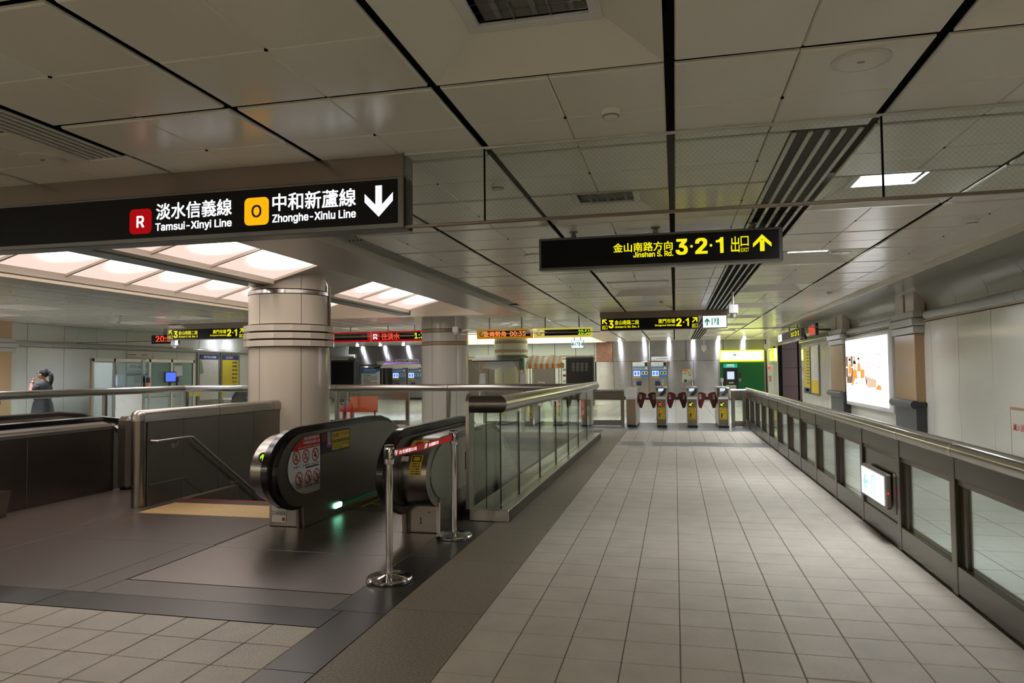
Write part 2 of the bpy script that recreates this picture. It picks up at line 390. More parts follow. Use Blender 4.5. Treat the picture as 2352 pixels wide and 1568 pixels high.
def text(parent, s, O, U, V, m, name='lettering', bold=0.0, label=None):
    """writing fitted into the parallelogram O, O+U, O+V"""
    vs, fs = glyphs(s); n = len(vs)
    if not bold: me = bpy.data.meshes.new(name); me.from_pydata(vs, [], fs); me.update()
    if bold:      # heavier strokes: the outline laid down four times, a little apart
        V2, F2 = [], []
        for k, (dx, dy) in enumerate(((-1, -.7), (1, -.7), (1, .7), (-1, .7))):
            V2 += [(x + dx * bold, y + dy * bold, k * .00025) for x, y, z in vs]; F2 += [tuple(i + n * k for i in f) for f in fs]
        me = bpy.data.meshes.new(name); me.from_pydata(V2, [], F2); me.update()
    xs = [v.co.x for v in me.vertices]; ys = [v.co.y for v in me.vertices]; x0, x1, y0, y1 = min(xs), max(xs), min(ys), max(ys)
    O, U, V = Vector(O), Vector(U), Vector(V); w = woff(parent); N = U.cross(V).normalized()
    for v in me.vertices: v.co = O + U * ((v.co.x - x0) / max(x1 - x0, 1e-6)) + V * ((v.co.y - y0) / max(y1 - y0, 1e-6)) + N * v.co.z - w
    me.materials.clear(); me.materials.append(M[m]); me.name = name
    o = bpy.data.objects.new(name, me); C.objects.link(o); o.parent = parent
    if label: o['label'] = label
    return o
def tfront(parent, s, x0, x1, z0, z1, y, m, bold=0.0, name='lettering'): return text(parent, s, (x0, y, z0), (x1 - x0, 0, 0), (0, 0, z1 - z0), m, name, bold)
def twallr(parent, s, yfar, ynear, z0, z1, x, m, bold=0.0, name='lettering'): return text(parent, s, (x, yfar, z0), (0, ynear - yfar, 0), (0, 0, z1 - z0), m, name, bold)
def twalll(parent, s, ynear, yfar, z0, z1, x, m, bold=0.0, name='lettering'): return text(parent, s, (x, ynear, z0), (0, yfar - ynear, 0), (0, 0, z1 - z0), m, name, bold)
def arrow2d(d):
    pts = [(-.11, -.5), (.11, -.5), (.11, .12), (.42, -.19), (.42, .12), (0, .5), (-.42, .12), (-.42, -.19), (-.11, .12)]
    c, s_ = math.cos(d), math.sin(d); return [(x * c - y * s_, x * s_ + y * c) for x, y in pts]
def arrowmesh(parent, cx, cz, y, w, h, ang, m, name='arrow', plane='front'):
    mb = MB(); P = arrow2d(ang)
    # triangulated by hand: shaft and two barbs
    def tp(u, v): return (cx + u * w, y, cz + v * h) if plane == 'front' else ((y, cx - u * w, cz + v * h) if plane == 'right' else (y, cx + u * w, cz + v * h))
    for f in ((0, 1, 2, 8), (8, 2, 5), (2, 3, 4, 5), (8, 5, 6, 7)): mb.face([tp(*P[i]) for i in f])
    return obj(name, mb, m, parent)
def one(parent, x0, x1, z0, z1, y, m):
    """the figure 1 of the exit signs: a stout stem with a short flag"""
    w, h = x1 - x0, z1 - z0; st = w * .45; b = MB()
    b.face([(x1 - st, y, z0), (x1, y, z0), (x1, y, z1), (x1 - st * .8, y, z1), (x1 - st, y, z1 - h * .06)])
    b.face([(x0, y, z1 - h * .32), (x1 - st, y, z1 - h * .32), (x1 - st, y, z1 - h * .06), (x1 - st * 1.35, y, z1 - h * .15), (x0, y, z1 - h * .19)])
    return obj('lettering', b, m, parent)
# ================================================================== FLOOR
floor = struct('floor')
mb = MB()
for r in ((-6.05, 4.36, -1.0, 7.25), (-7.3, -5.85, -1.0, 8.6), (-24, -7.2, -1.0, 6.2), (-24, -12.3, 6.2, 36.3), (-12.3, -2.3, 15.7, 36.3), (-2.3, 4.36, 7.25, 36.3), (4.36, 9.5, 26.5, 33.2), (-13, -12.2, 6.2, 15.7)):
    mb.box(r[0], r[1], r[2], r[3], -0.30, -0.004)
obj('slab', mb, 'grout', floor)
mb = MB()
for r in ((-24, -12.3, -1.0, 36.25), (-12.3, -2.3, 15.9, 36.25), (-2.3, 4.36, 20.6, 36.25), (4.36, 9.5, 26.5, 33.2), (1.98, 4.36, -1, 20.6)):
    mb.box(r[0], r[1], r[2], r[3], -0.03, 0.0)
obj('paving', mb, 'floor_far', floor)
def tilemesh(nm, sx, sy, m, bev=.0035, h=.012):
    b = MB(); b.box(0, sx, 0, sy, -h, 0, bev); o = obj(nm, b, m); me = o.data; bpy.data.objects.remove(o); return me
tiles = []
for ix in range(-4, 6):
    for k in range(1, 60):
        y0 = .153 + .3 * k; y1 = y0 + .3
        if y0 >= 17.98 or 14.26 < y0 < 14.9: continue
        if 14.2 < y0 < 14.3: continue
        tiles.append((.3 * ix, y0))
for ix in range(-21, -7):
    for k in range(0, 9): tiles.append((.3 * ix, 3.887 - .3 * (k + 1)))
tm = tilemesh('tile', .294, .294, 'tile')
def size(x, y): return seen(x + .15, y + .15, 0)
tiles = [t for t in tiles if not (t[0] < -1.5 and t[0] + .3 > -2.09)]
order = sorted(tiles, key=lambda t: -size(*t)); near = [t for t in order[:300] if size(*t) > 0]; rest = [t for t in order if t not in set(near)]
for x, y in near:
    o = bpy.data.objects.new('floor_tile', tm); C.objects.link(o); o.parent = floor; o.location = (x + .003, y + .003, random.uniform(-.0008, .0008))
b = MB()
for x, y in rest: b.box(x + .003, x + .297, y + .003, y + .297, -.012, 0, .003)
b.box(-1.2, 1.8, 14.26, 14.40, -.012, 0); o = obj('floor_tile_field', b, 'tile', floor); o['kind'] = 'stuff'
obj('cross_band', MB().box(-1.2, 1.8, 14.403, 15.15, -.012, .0), 'greyband', floor)
for x0 in [-2.3 + .6 * i for i in range(7)]:
    obj('gate_band_slab', MB().box(x0 + .003, min(x0 + 1.2, 1.9) - .003, 18.0, 20.6, -.012, .001), 'bluegrey', floor) if x0 < 1.8 and round((x0 + 2.3) / .6) % 2 == 0 else None
y = -.5
while y < 14.4:
    obj('granite_slab', MB().box(-1.797, -1.203, y + .003, y + 1.197, -.012, 0, .002), 'granite', floor); y += 1.2
obj('granite_slab', MB().box(-1.797, -1.203, y + .003, 18.0, -.012, 0, .002), 'granite', floor)
for y0, y1 in ((-.6, 1.4), (1.4, 3.3), (3.3, 4.19)): obj('dark_stone_slab', MB().box(-2.097, -1.803, y0 + .002, y1 - .002, -.012, .0005, .001), 'granite_dk', floor)
for y0, y1 in ((4.19, 5.5), (5.5, 6.95)): obj('dark_stone_slab', MB().box(-2.18, -1.803, y0 + .002, y1 - .002, -.012, .0005, .001), 'granite_dk', floor)
for x0, x1 in ((-12, -9), (-9, -6.6), (-6.6, -4.2), (-4.2, -2.1)): obj('dark_stone_slab', MB().box(x0 + .002, x1 - .002, 3.893, 4.188, -.012, .0005, .001), 'granite_dk', floor)
for x0, x1, y0, y1 in ((-12, -7.3, 4.19, 6.2), (-7.3, -5.75, 4.19, 6.0), (-7.3, -5.95, 6.0, 8.5), (-5.75, -4.25, 4.19, 5.55), (-5.75, -4.02, 5.55, 6.66), (-4.25, -4.0, 4.19, 5.55), (-4.0, -2.18, 4.19, 4.5), (-5.93, -4.02, 7.30, 7.5), (-5.95, -5.75, 6.0, 7.3)):
    obj('stone_slab', MB().box(x0 + .002, x1 - .002, y0 + .002, y1 - .002, -.012, .0005, .001), 'stone', floor)
for k in range(6):
    for j in range(2):
        x0 = -5.80 + .3 * k
        t = MB().box(x0 + .002, x0 + .298, 6.68 + .3 * j, 6.978 + .3 * j, -.012, .002, .002)
        for a in range(5):
            for c in range(5): t.lathe(x0 + .05 + .05 * a, 6.73 + .3 * j + .05 * c, [(.014, .002), (.009, .006)], 6)
        obj('tactile_tile', t, 'tactile', floor)
obj('floor_marking', MB().box(-1.2, 1.6, 20.7, 20.75, -.01, .003), 'gate_yellow', floor)
# the well under the floor opening: box added so ambient light can't leak in
lin = struct('floor_opening_enclosure')
b = MB(); b.box(-12.4, -2.2, 15.7, 15.9, -5, -.01); b.box(-2.3, -2.2, 7.2, 15.7, -5, -.01); b.box(-12.4, -12.3, 6.2, 15.7, -5, -.01); b.box(-12.4, -2.2, 6.0, 6.1, -5, -.31); b.box(-12.4, -2.2, 6, 15.9, -5.1, -5)
obj('light_block_lining', b, 'door_grey', lin)
# ================================================================== CEILING
ceil = struct('ceiling'); CZ = 3.0; Y0 = 3.43
COFFER = set(); LAMPS = []
for j in (-1, 2, 5, 8, 11, 14, 17, 20, 23):
    for i in (1, -1): COFFER.add((i, j)); LAMPS.append((i, j))
for i, j in ((-4, 14), (-9, 15), (-13, 3), (-12, 7), (-14, 5), (-12, 12), (-13, 11), (-14, 8), (-14, 2), (-11, 10), (-8, 15), (-3, 14)): COFFER.add((i, j)); LAMPS.append((i, j))
def hole(i, j):
    return (-8 <= i <= -4 and 1 <= j <= 10) or (-9 <= i <= -4 and 19 <= j <= 26) or (i, j) in COFFER
mods = [(i, j) for i in range(-15, 3) for j in range(-3, 27) if not hole(i, j)]
b = MB()
for i, j in mods: b.box(1.2 * i, 1.2 * i + 1.2, Y0 + 1.2 * j, Y0 + 1.2 * j + 1.2, 3.035, 3.06)
obj('backing', b, 'gap', ceil)
def panelmesh():
    b = MB(); s = .5735; e = .007
    b.v = [(0, 0, .018), (s, 0, .018), (s, s, .018), (0, s, .018), (0, 0, .008), (s, 0, .008), (s, s, .008), (0, s, .008), (e, e, 0), (s - e, e, 0), (s - e, s - e, 0), (e, s - e, 0)]
    for f in ((0, 1, 5, 4), (1, 2, 6, 5), (2, 3, 7, 6), (3, 0, 4, 7), (4, 5, 9, 8), (5, 6, 10, 9), (6, 7, 11, 10), (7, 4, 8, 11), (8, 9, 10, 11)): b.idx(f)
    o = obj('ceiling_panel', b, 'ceil'); me = o.data; bpy.data.objects.remove(o); return me, b
pm, pb = panelmesh()
pans = []
for i, j in mods:
    for a in (0, 1):
        for c in (0, 1): pans.append((1.2 * i + (.025 if a == 0 else .6015), Y0 + 1.2 * j + (.025 if c == 0 else .6015)))
def insl(x, y): return (.70 < x + .29 < 1.2 and y > 4.55) or (-3.6 < x + .29 < -3.0 and 4.6 < y < 15.1) or (-4.2 < x + .29 < -3.6 and y < 4.0)
pans = [p for p in pans if not insl(*p)]
po = sorted(pans, key=lambda p: -seen(p[0] + .3, p[1] + .3, 3))
nearp = [p for p in po[:300] if seen(p[0] + .3, p[1] + .3, 3) > 0]; ns = set(nearp)
tilt = lambda: random.uniform(-.0022, .0022)
for x, y in nearp:
    o = bpy.data.objects.new('ceiling_panel', pm); C.objects.link(o); o.parent = ceil; o.location = (x, y, CZ); o.rotation_euler = (tilt(), tilt(), 0)
b = MB()
for x, y in pans:
    if (x, y) in ns: continue
    n = len(b.v); t1, t2 = tilt(), tilt()
    b.v += [(vx + x, vy + y, vz + CZ + vx * t1 + vy * t2) for vx, vy, vz in pb.v]
    for f in pb.f: b.idx([n + q for q in f])
o = obj('ceiling_panel_field', b, 'ceil_far', ceil); o['kind'] = 'stuff'
# narrow panels left of the slot diffuser
for k in range(26):
    y0 = 4.63 + 1.2 * k
    obj('ceiling_panel', MB().box(.6015, .735, y0 + .025, y0 + 1.175, CZ, 3.02, .004), 'ceil', ceil)
    if k < 9: obj('ceiling_panel', MB().box(-3.375, -3.0015, y0 + .025, y0 + 1.175, CZ, 3.02, .004), 'ceil', ceil)
for k in range(4): obj('ceiling_panel', MB().box(-4.1985, -3.93, -.17 + 1.2 * k + .025, 1.03 + 1.2 * k - .025, CZ, 3.02, .004), 'ceil', ceil)
# small studs where four panels meet
b = MB()
for i, j in mods:
    if seen(1.2 * i + .6, Y0 + 1.2 * j + .6, 3) > .07: b.lathe(1.2 * i + .6, Y0 + 1.2 * j + .6, [(.009, 2.996), (.009, 3.01)], 8)
o = obj('stud', b, 'gap', ceil); o['kind'] = 'stuff'
# slot diffusers
def slots(name, x0, x1, y0, y1, n, bar=.022):
    d = obj(name, MB().box(x0, x1, y0, y1, 3.012, 3.034), 'gap', ceil)
    w = (x1 - x0) / n
    for k in range(n + 1):
        obj('slat', MB().box(x0 + w * k - bar / 2 - .004, x0 + w * k + bar / 2 + .004, y0, y1, 2.994, 3.006, .002), 'offwhite', d)
    return d
for k in range(13): slots('air_slot', .76, 1.15, 4.66 + 2.4 * k, 4.66 + 2.4 * k + 2.36, 4)
for k in range(4): slots('air_slot', -3.59, -3.40, 4.66 + 2.6 * k, 4.66 + 2.6 * k + 2.56, 4, .008)
slots('air_slot', -3.92, -3.64, -.2, 4.0, 5, .016)
# coffers with luminaires
def coffer(i, j):
    x0, y0 = 1.2 * i + .025, Y0 + 1.2 * j + .025; s = 1.15; e = .27; z = 3.13
    p = [(x0, y0), (x0 + s, y0), (x0 + s, y0 + s), (x0, y0 + s)]; q = [(x0 + e, y0 + e), (x0 + s - e, y0 + e), (x0 + s - e, y0 + s - e), (x0 + e, y0 + s - e)]
    for k in range(4):
        b = MB(); a, c = p[k], p[(k + 1) % 4]; d, f = q[(k + 1) % 4], q[k]
        b.face([(*a, 3.0), (*c, 3.0), (*d, z), (*f, z)]); b.face([(*a, 3.012), (*c, 3.012), (*d, z + .012), (*f, z + .012)]); b.face([(*a, 3.0), (*c, 3.0), (*c, 3.012), (*a, 3.012)])
        obj('coffer_side', b, 'ceil', ceil)
    o = obj('coffer_cap', MB().box(x0 - .02, x0 + s + .02, y0 - .02, y0 + s + .02, z + .12, z + .14), 'gap', ceil)
for i, j in COFFER: coffer(i, j)
def luminaire(i, j, lit, label):
    cx, cy = 1.2 * i + .6, Y0 + 1.2 * j + .6; z = 3.125
    t = thing('ceiling_light', label, 'ceiling light', (cx, cy, z), 'recessed ceiling lights')
    b = MB(); h = .31; w = .055
    for a in ((-h, h, -h, -h + w), (-h, h, h - w, h), (-h, -h + w, -h + w, h - w), (h - w, h, -h + w, h - w)): b.box(cx + a[0], cx + a[1], cy + a[2], cy + a[3], z - .012, z + .01, .003)
    obj('frame', b, 'white', t)
    k = h - w
    if lit:
        obj('diffuser', MB().box(cx - k, cx + k, cy - k, cy + k, z + .035, z + .045), 'g_tube', t)
    else:
        obj('reflector', MB().box(cx - k, cx + k, cy - k, cy + k, z + .07, z + .08), 'offwhite', t)
        for a in (-.17, 0, .17): obj('lamp_tube', MB().tube([(cx + a, cy - k + .03, z + .045), (cx + a, cy + k - .03, z + .045)], .013, 8), 'white', t)
    for a in (-k / 3, k / 3):
        obj('louver', MB().box(cx + a - .003, cx + a + .003, cy - k, cy + k, z - .002, z + .034), 'chrome', t)
    for a in range(-3, 4):
        obj('louver', MB().box(cx - k, cx + k, cy + a * k / 3.5 - .002, cy + a * k / 3.5 + .002, z - .002, z + .034), 'chrome', t)
ords = ['first', 'second', 'third', 'fourth', 'fifth', 'sixth', 'seventh', 'eighth', 'ninth']
nr = nl = 0
for i, j in LAMPS:
    y = Y0 + 1.2 * j + .6
    if i == 1:
        if j > 0: luminaire(i, j, True, 'lit ceiling light of the row along the right wall, %s in line' % ords[min(nr - 1, 8)])
        else: luminaire(i, j, False, 'unlit ceiling light at the top right corner before the glass barrier')
        nr += 1
    elif i == -1:
        luminaire(i, j, False, 'unlit square ceiling light with chrome louvre in a sloped coffer, top centre' if j < 0 else 'unlit ceiling light left of the corridor axis, %s in line' % ords[min(nl, 8)])
        nl += 1
FARL = {(-4, 14): 'lit ceiling light above the yellow framed train displays, left one', (-3, 14): 'lit ceiling light above the yellow framed train displays, right one', (-9, 15): 'lit ceiling light above the red framed displays, left one of the two', (-8, 15): 'lit ceiling light above the red framed displays, right one of the two', (-13, 3): 'ceiling light above the left passage, nearest the line sign', (-12, 7): 'ceiling light above the left handrail, beside the glowing vault', (-14, 5): 'ceiling light close to the left wall panels', (-14, 8): 'added fill ceiling light between left handrail and left wall, third in its row', (-14, 2): 'added fill ceiling light between left handrail and left wall, first in its row', (-11, 10): 'added fill ceiling light just left of the vault far end', (-12, 12): 'ceiling light by the left yellow exit sign', (-13, 11): 'ceiling light before the station office door'}  # first and third left-wall lights and the vault-end light are added fill
for q, l in FARL.items(): luminaire(q[0], q[1], True, l)
# right-hand edge: drop strip and flat soffit before the cove
obj('edge_strip', MB().box(3.50, 3.53, -.2, 26.5, 2.915, 3.03), 'ceil', ceil)
for k in range(23):
    y0 = -.2 + 1.2 * k
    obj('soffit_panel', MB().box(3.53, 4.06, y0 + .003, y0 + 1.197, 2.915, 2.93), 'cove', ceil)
obj('roof_slab', MB().box(-24, 9.6, -1, 36.6, 3.75, 3.8), 'gap', ceil)
b = MB(); b.box(-24, 4.4, 35.83, 36.4, 2.98, 3.0); b.box(3.5, 9.5, 26.5, 33.3, 2.98, 3.0); b.box(-24, -18, 27, 36.3, 2.98, 3.0); b.box(3.5, 4.4, 26.5, 36.3, 2.95, 2.98)
obj('ceiling_strip', b, 'ceil_far', ceil)
# ------------------------------------------------------------------ lit ceiling vault over the stair well
va = struct('ceiling_vault')
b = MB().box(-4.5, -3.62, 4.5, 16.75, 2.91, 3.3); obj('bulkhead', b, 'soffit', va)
obj('bulkhead_side', MB().box(-3.62, -3.605, 4.5, 16.75, 2.905, 3.0, .003), 'ceil', va)
obj('end_beam', MB().box(-9.75, -4.5, 16.62, 16.75, 2.905, 3.05), 'cream', va)
obj('lip', MB().box(-9.75, -9.15, 4.5, 16.62, 2.905, 3.0), 'cream', va)
obj('rail', MB().box(-8.6, -8.47, 4.5, 15.45, 2.865, 2.975), 'cream', va)
obj('vault_side', MB().box(-9.78, -9.70, 4.5, 16.62, 3.02, 3.7), 'cream', va)
obj('vault_cap', MB().box(-9.78, -3.6, 4.5, 16.7, 3.62, 3.64), 'cream', va)
obj('vault_end', MB().box(-9.78, -3.6, 4.45, 4.5, 3.0, 3.64), 'cream', va)
obj('beam', MB().box(-6.52, -6.22, 4.5, 16.0, 2.885, 3.5), 'signframe', va)
obj('rail', MB().box(-6.215, -6.02, 4.5, 9.72, 2.90, 2.985), 'cream', va)
obj('rail', MB().box(-6.215, -6.02, 11.69, 15.4, 2.90, 2.985), 'cream', va)
b = MB(); b.face([(-6.22, 9.74, 2.90), (-4.5, 9.74, 3.39), (-4.5, 11.67, 3.39), (-6.22, 11.67, 2.90)]); obj('closed_panel', b, 'soffit', va)
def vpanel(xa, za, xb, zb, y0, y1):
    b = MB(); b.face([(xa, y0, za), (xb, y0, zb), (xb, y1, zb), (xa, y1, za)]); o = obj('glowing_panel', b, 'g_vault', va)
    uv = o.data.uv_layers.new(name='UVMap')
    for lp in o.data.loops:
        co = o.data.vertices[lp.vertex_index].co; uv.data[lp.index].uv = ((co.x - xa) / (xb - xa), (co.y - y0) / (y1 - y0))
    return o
def vrib(xa, za, xb, zb, y):
    b = MB(); t = .018
    b.v = [(xa, y - t, za - .035), (xb, y - t, zb - .035), (xb, y + t, zb - .035), (xa, y + t, za - .035), (xa, y - t, za + .02), (xb, y - t, zb + .02), (xb, y + t, zb + .02), (xa, y + t, za + .02)]
    for f in ((0, 3, 2, 1), (4, 5, 6, 7), (0, 1, 5, 4), (1, 2, 6, 5), (2, 3, 7, 6), (3, 0, 4, 7)): b.idx(f)
    obj('rib', b, 'cream', va)
ys = [4.9, 6.05, 7.18, 8.32, 9.44, 10.58, 11.72, 12.86, 14.0, 15.4]
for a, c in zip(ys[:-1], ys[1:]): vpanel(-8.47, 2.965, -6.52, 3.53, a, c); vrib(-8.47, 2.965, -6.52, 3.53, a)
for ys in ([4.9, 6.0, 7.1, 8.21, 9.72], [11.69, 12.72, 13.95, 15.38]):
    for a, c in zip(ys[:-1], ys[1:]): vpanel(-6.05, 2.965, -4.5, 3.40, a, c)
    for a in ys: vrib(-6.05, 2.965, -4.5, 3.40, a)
b = MB(); b.face([(-9.7, 16.615, 2.91), (-4.5, 16.615, 2.91), (-4.5, 16.615, 3.62), (-9.7, 16.615, 3.62)]); obj('gable', b, 'cream', va)
# second opening, far behind the second column
v2 = struct('ceiling_vault')
b = MB(); b.box(-10.9, -3.4, 35.75, 35.83, 2.93, 3.7); b.box(-3.55, -3.45, 26.2, 35.8, 2.97, 3.7); b.box(-10.9, -10.8, 26.2, 35.8, 2.97, 3.7)
obj('vault_side', b, 'cream', v2)
o = obj('glowing_panel', MB().box(-10.8, -3.55, 26.3, 35.7, 3.66, 3.68), 'g_vault2', v2)
# the hall goes on behind the camera
rear = struct('ceiling_rear')
obj('plain_ceiling', MB().box(-24, 4.4, -10, -.17, 3.0, 3.05), 'ceil_far', rear)
for x in (-17, -12.6, -8.2, -3.9, 1.8):
    for y in (-8.4, -4.8, -1.6):
        obj('fill_light_panel', MB().box(x - .3, x + .3, y - .3, y + .3, 2.985, 2.998), 'g_fill', rear)  # unseen glowing panels added as fill light for the hall
fr_ = struct('floor_rear'); obj('paving', MB().box(-24, 4.4, -10, -1.0, -.05, -.001), 'floor_far', fr_)
wr_ = struct('wall_rear'); obj('wall_core', MB().box(-24, 4.4, -10.1, -10, 0, 3.05), 'beige', wr_); obj('wall_core', MB().box(4.36, 4.46, -10, -.7, 0, 3.05), 'wall_l', wr_); obj('wall_core', MB().box(-18.1, -18, -10, 6.6, 0, 3.05), 'wall_l', wr_)
# ================================================================== WALLS
wr = struct('wall_right'); XW = 4.36
obj('wall_core', MB().box(XW + .03, XW + .2, -1, 26.5, 0, 2.45), 'gap', wr); obj('wall_core', MB().box(XW + .13, XW + .2, -1, 26.5, 2.4, 3.1), 'gap', wr); obj('wall_core', MB().box(XW + .03, XW + .2, 32.5, 36.3, 0, 3.1), 'gap', wr)
obj('wall_core', MB().box(XW + .03, XW + .2, 26.5, 32.5, 2.75, 3.1), 'gap', wr)
joints = [13.58 + 1.2 * k for k in range(-12, 11)]
for a, c in zip(joints[:-1], joints[1:]):
    obj('wall_panel', MB().box(XW, XW + .03, a + .006, c - .006, 0.0, 2.33, .004), 'wall', wr)
obj('wall_panel', MB().box(XW, XW + .03, 25.6, 26.5, 0, 2.33, .004), 'wall', wr)
for a, c in ((32.5, 34.3), (34.3, 36.25)): obj('wall_panel', MB().box(XW, XW + .03, a + .004, c - .004, 0, 3.0, .004), 'wall', wr)
obj('drip_trim', MB().box(XW - .05, XW + .03, -.8, 26.5, 2.335, 2.35), 'beige', wr)
obj('shadow_gap', MB().box(XW + .02, XW + .03, -.8, 26.5, 2.35, 2.46), 'gap', wr)
def pipes(par, x, z, r, spans, seg=1.2):
    for ya, yb in spans:
        y = ya
        while y < yb - .05:
            e = min(y + seg, yb); obj('pipe_moulding', MB().tube([(x, y + .005, z), (x, e - .005, z)], r, 20), 'pipe', par, True); y = e
        o = obj('pipe_core', MB().tube([(x, ya, z), (x, yb, z)], r - .012, 12), 'gap', par)
pipes(wr, XW - .03, 2.43, .085, ((-.6, 13.6), (15.45, 19.3), (21.5, 26.3), (33.0, 34.6)))
def covepiece(y0, y1):
    b = MB(); P = []
    for k in range(11):
        a = math.pi / 2 * k / 10; P.append((4.06 + .38 * math.sin(a), 2.54 + .38 * math.cos(a)))
    P.append((4.44, 2.40)); Q = [(4.47, 2.40), (4.47, 2.95), (4.06, 2.95)]
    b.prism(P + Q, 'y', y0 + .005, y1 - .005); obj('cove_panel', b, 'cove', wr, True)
for a, c in zip(joints[:-1], joints[1:]): covepiece(a + .25, c + .25)
def pilaster(y0, y1, nm, x=4.2):
    p = obj(nm, MB().box(x, XW + .03, y0, y1, .0, 2.12, .006), 'beige', wr)
    for k, z in enumerate((2.13, 2.27, 2.41)):
        d = (.03, .07, .03)[k]
        obj('capital_band', MB().box(x - d, XW + .02, y0 - d - .02, y1 + d + .02, z, z + .13, .012), 'capital', p)
    ym = (y0 + y1) / 2
    obj('upper_block', MB().box(x + .02, 4.4, y0 + .05, ym - .06, 2.54, 2.915, .004), 'enamel', p); obj('upper_block', MB().box(x + .02, 4.4, ym + .06, y1 - .05, 2.54, 2.915, .004), 'enamel', p)
    for k in range(3): obj('slot_bar', MB().box(x + .05, x + .1, ym - .055 + .04 * k, ym - .03 + .04 * k, 2.54, 2.915), 'steel_mid', p)
    obj('plinth', MB().box(x - .01, XW, y0 - .02, y1 + .02, 0, .80, .004), 'charcoal', p)
    b = MB().tube([(x - .04, y0 - .06, .85), (x - .04, y1 + .06, .85)], .075, 16); obj('bumper', b, 'charcoal', p, True)
    b = MB().box(x - .03, XW, y0 - .075, y0 - .03, .80, .90, .02); obj('bumper_end', b, 'black', p)
pilaster(13.92, 15.10, 'pilaster'); pilaster(19.5, 20.95, 'pilaster')
# side passage on the right, far end
ps = struct('wall_passage')
for k, x in enumerate((4.40, 5.30, 6.4, 7.5, 8.5)):
    for z0, z1 in ((0, .72), (.72, 1.55), (1.55, 2.38), (2.38, 3.0)):
        obj('wall_panel', MB().box(x + .008 + (.06 if k == 1 else 0), (5.30, 6.4, 7.5, 8.5, 9.5)[k] - .008, 33.2, 33.24, z0 + .006, z1 - .006, .004), 'lavender', ps)
obj('wall_core', MB().box(4.4, 9.6, 33.24, 33.3, 0, 3.1), 'gap', ps); obj('wall_core', MB().box(9.5, 9.6, 26.4, 33.3, 0, 3.1), 'lavender', ps); obj('wall_core', MB().box(4.55, 9.6, 26.4, 26.5, 0, 3.1), 'lavender', ps)
for x_, y_ in ((5.6, 29.5), (7.6, 31)): obj('fill_light_panel', MB().box(x_ - .3, x_ + .3, y_ - .3, y_ + .3, 2.96, 2.975), 'g_fill', ps)  # glowing panels added to brighten the dark passage
obj('skirting', MB().box(4.4, 9.5, 33.17, 33.2, 0, .12), 'black', ps)
obj('lintel', MB().box(4.34, 4.42, 26.5, 32.5, 2.5, 3.0), 'beige', ps)
# left wall
wl = struct('wall_left'); XL = -18.0
obj('wall_core', MB().box(XL - .2, XL - .03, -1, 27.2, 0, 3.1), 'gap', wl)
jl = [16.41 + 1.24 * k for k in range(-8, 9)] + [27.2]
for a, c in zip(jl[:-1], jl[1:]):
    obj('wall_panel', MB().box(XL - .03, XL, a + .007, c - .007, 0, 2.33, .004), 'wall_l', wl); obj('wall_panel', MB().box(XL - .03, XL, a + .007, c - .007, 2.5, 3.0, .004), 'wall_l', wl)
pipes(wl, XL + .03, 2.42, .085, ((6, 27.1),), 1.24)
obj('wall_core', MB().box(XL - 6, XL, 27.15, 27.3, 0, 3.1), 'wall_l', wl); obj('wall_core', MB().box(-24.1, -24, 27, 36.5, 0, 3.1), 'wall_l', wl)
p = obj('pilaster', MB().box(XL, XL + .2, 14.2, 15.75, 0, 3.0, .006), 'beige', wl)
for k, z in enumerate((2.16, 2.29, 2.42)): obj('capital_band', MB().box(XL, XL + .24 + (.05 if k == 1 else 0), 14.1, 15.85 + (.05 if k == 1 else 0), z, z + .12, .01), 'capital', p)
for y in (24.6, 25.6): obj('wall_spot', MB().lathe(XL + .45, y, [(.06, 2.985), (.06, 2.995)], 12), 'g_spot', wl)
# far wall
wb = struct('wall_back'); YB = 36.3
obj('wall_core', MB().box(-24, 4.5, YB, YB + .2, 0, 3.7), 'gap', wb)
seams = [-3.95, -3.09, -1.25, .55, 2.35, 4.34]
for a, c in zip(seams[:-1], seams[1:]):
    m = 'wood' if a == -3.95 else 'steel_wall'
    obj('wall_panel', MB().box(a + .012, c - .012, YB - .02, YB, 1.96, 3.0, .004), m, wb)
seams2 = [-3.95, -3.05, -2.16, -.36, .9, 2.1, 4.34]
for a, c in zip(seams2[:-1], seams2[1:]): obj('wall_panel', MB().box(a + .006, c - .006, YB - .03, YB, .17, 1.945, .004), 'steel_wall', wb)
obj('skirting', MB().box(-3.95, 2.1, YB - .05, YB, 0, .16), 'black', wb)
for a, c in ((-3.98, -3.95), (-1.26, -1.24)): obj('steel_trim', MB().box(a, c, YB - .04, YB - .02, 1.95, 3.0), 'white', wb)
# grey door bank behind the market stalls
for a, c in ((-10.9, -9.7), (-9.7, -8.5), (-8.5, -7.3), (-7.3, -6.1), (-6.1, -5.0), (-5.0, -4.0)):
    obj('wall_panel', MB().box(a + .01, c - .01, YB - .03, YB, 2.28, 3.0, .004), 'door_grey', wb); obj('tan_band', MB().box(a + .006, c - .006, YB - .04, YB, 2.13, 2.26, .004), 'tan', wb)
    obj('door_leaf', MB().box(a + .01, c - .01, YB - .03, YB, .02, 2.10, .004), 'door_dark' if a < -9.5 or a == -7.3 else 'door_grey', wb)
for a, c in ((-13.4, -12.1), (-12.1, -10.9)): obj('wall_panel', MB().box(a + .01, c - .01, YB - .03, YB, 0, 3.0, .004), 'steel_wall', wb)
sl = [-17.8, -16.9, -15.45, -14.4, -13.4]
for a, c in zip(sl[:-1], sl[1:]):
    obj('wall_panel', MB().box(a + .012, c - .012, YB - .02, YB, 1.96, 3.0, .004), 'steel_wall', wb); obj('wall_panel', MB().box(a + .006, c - .006, YB - .03, YB, .0, 1.945, .004), 'steel_mid', wb)
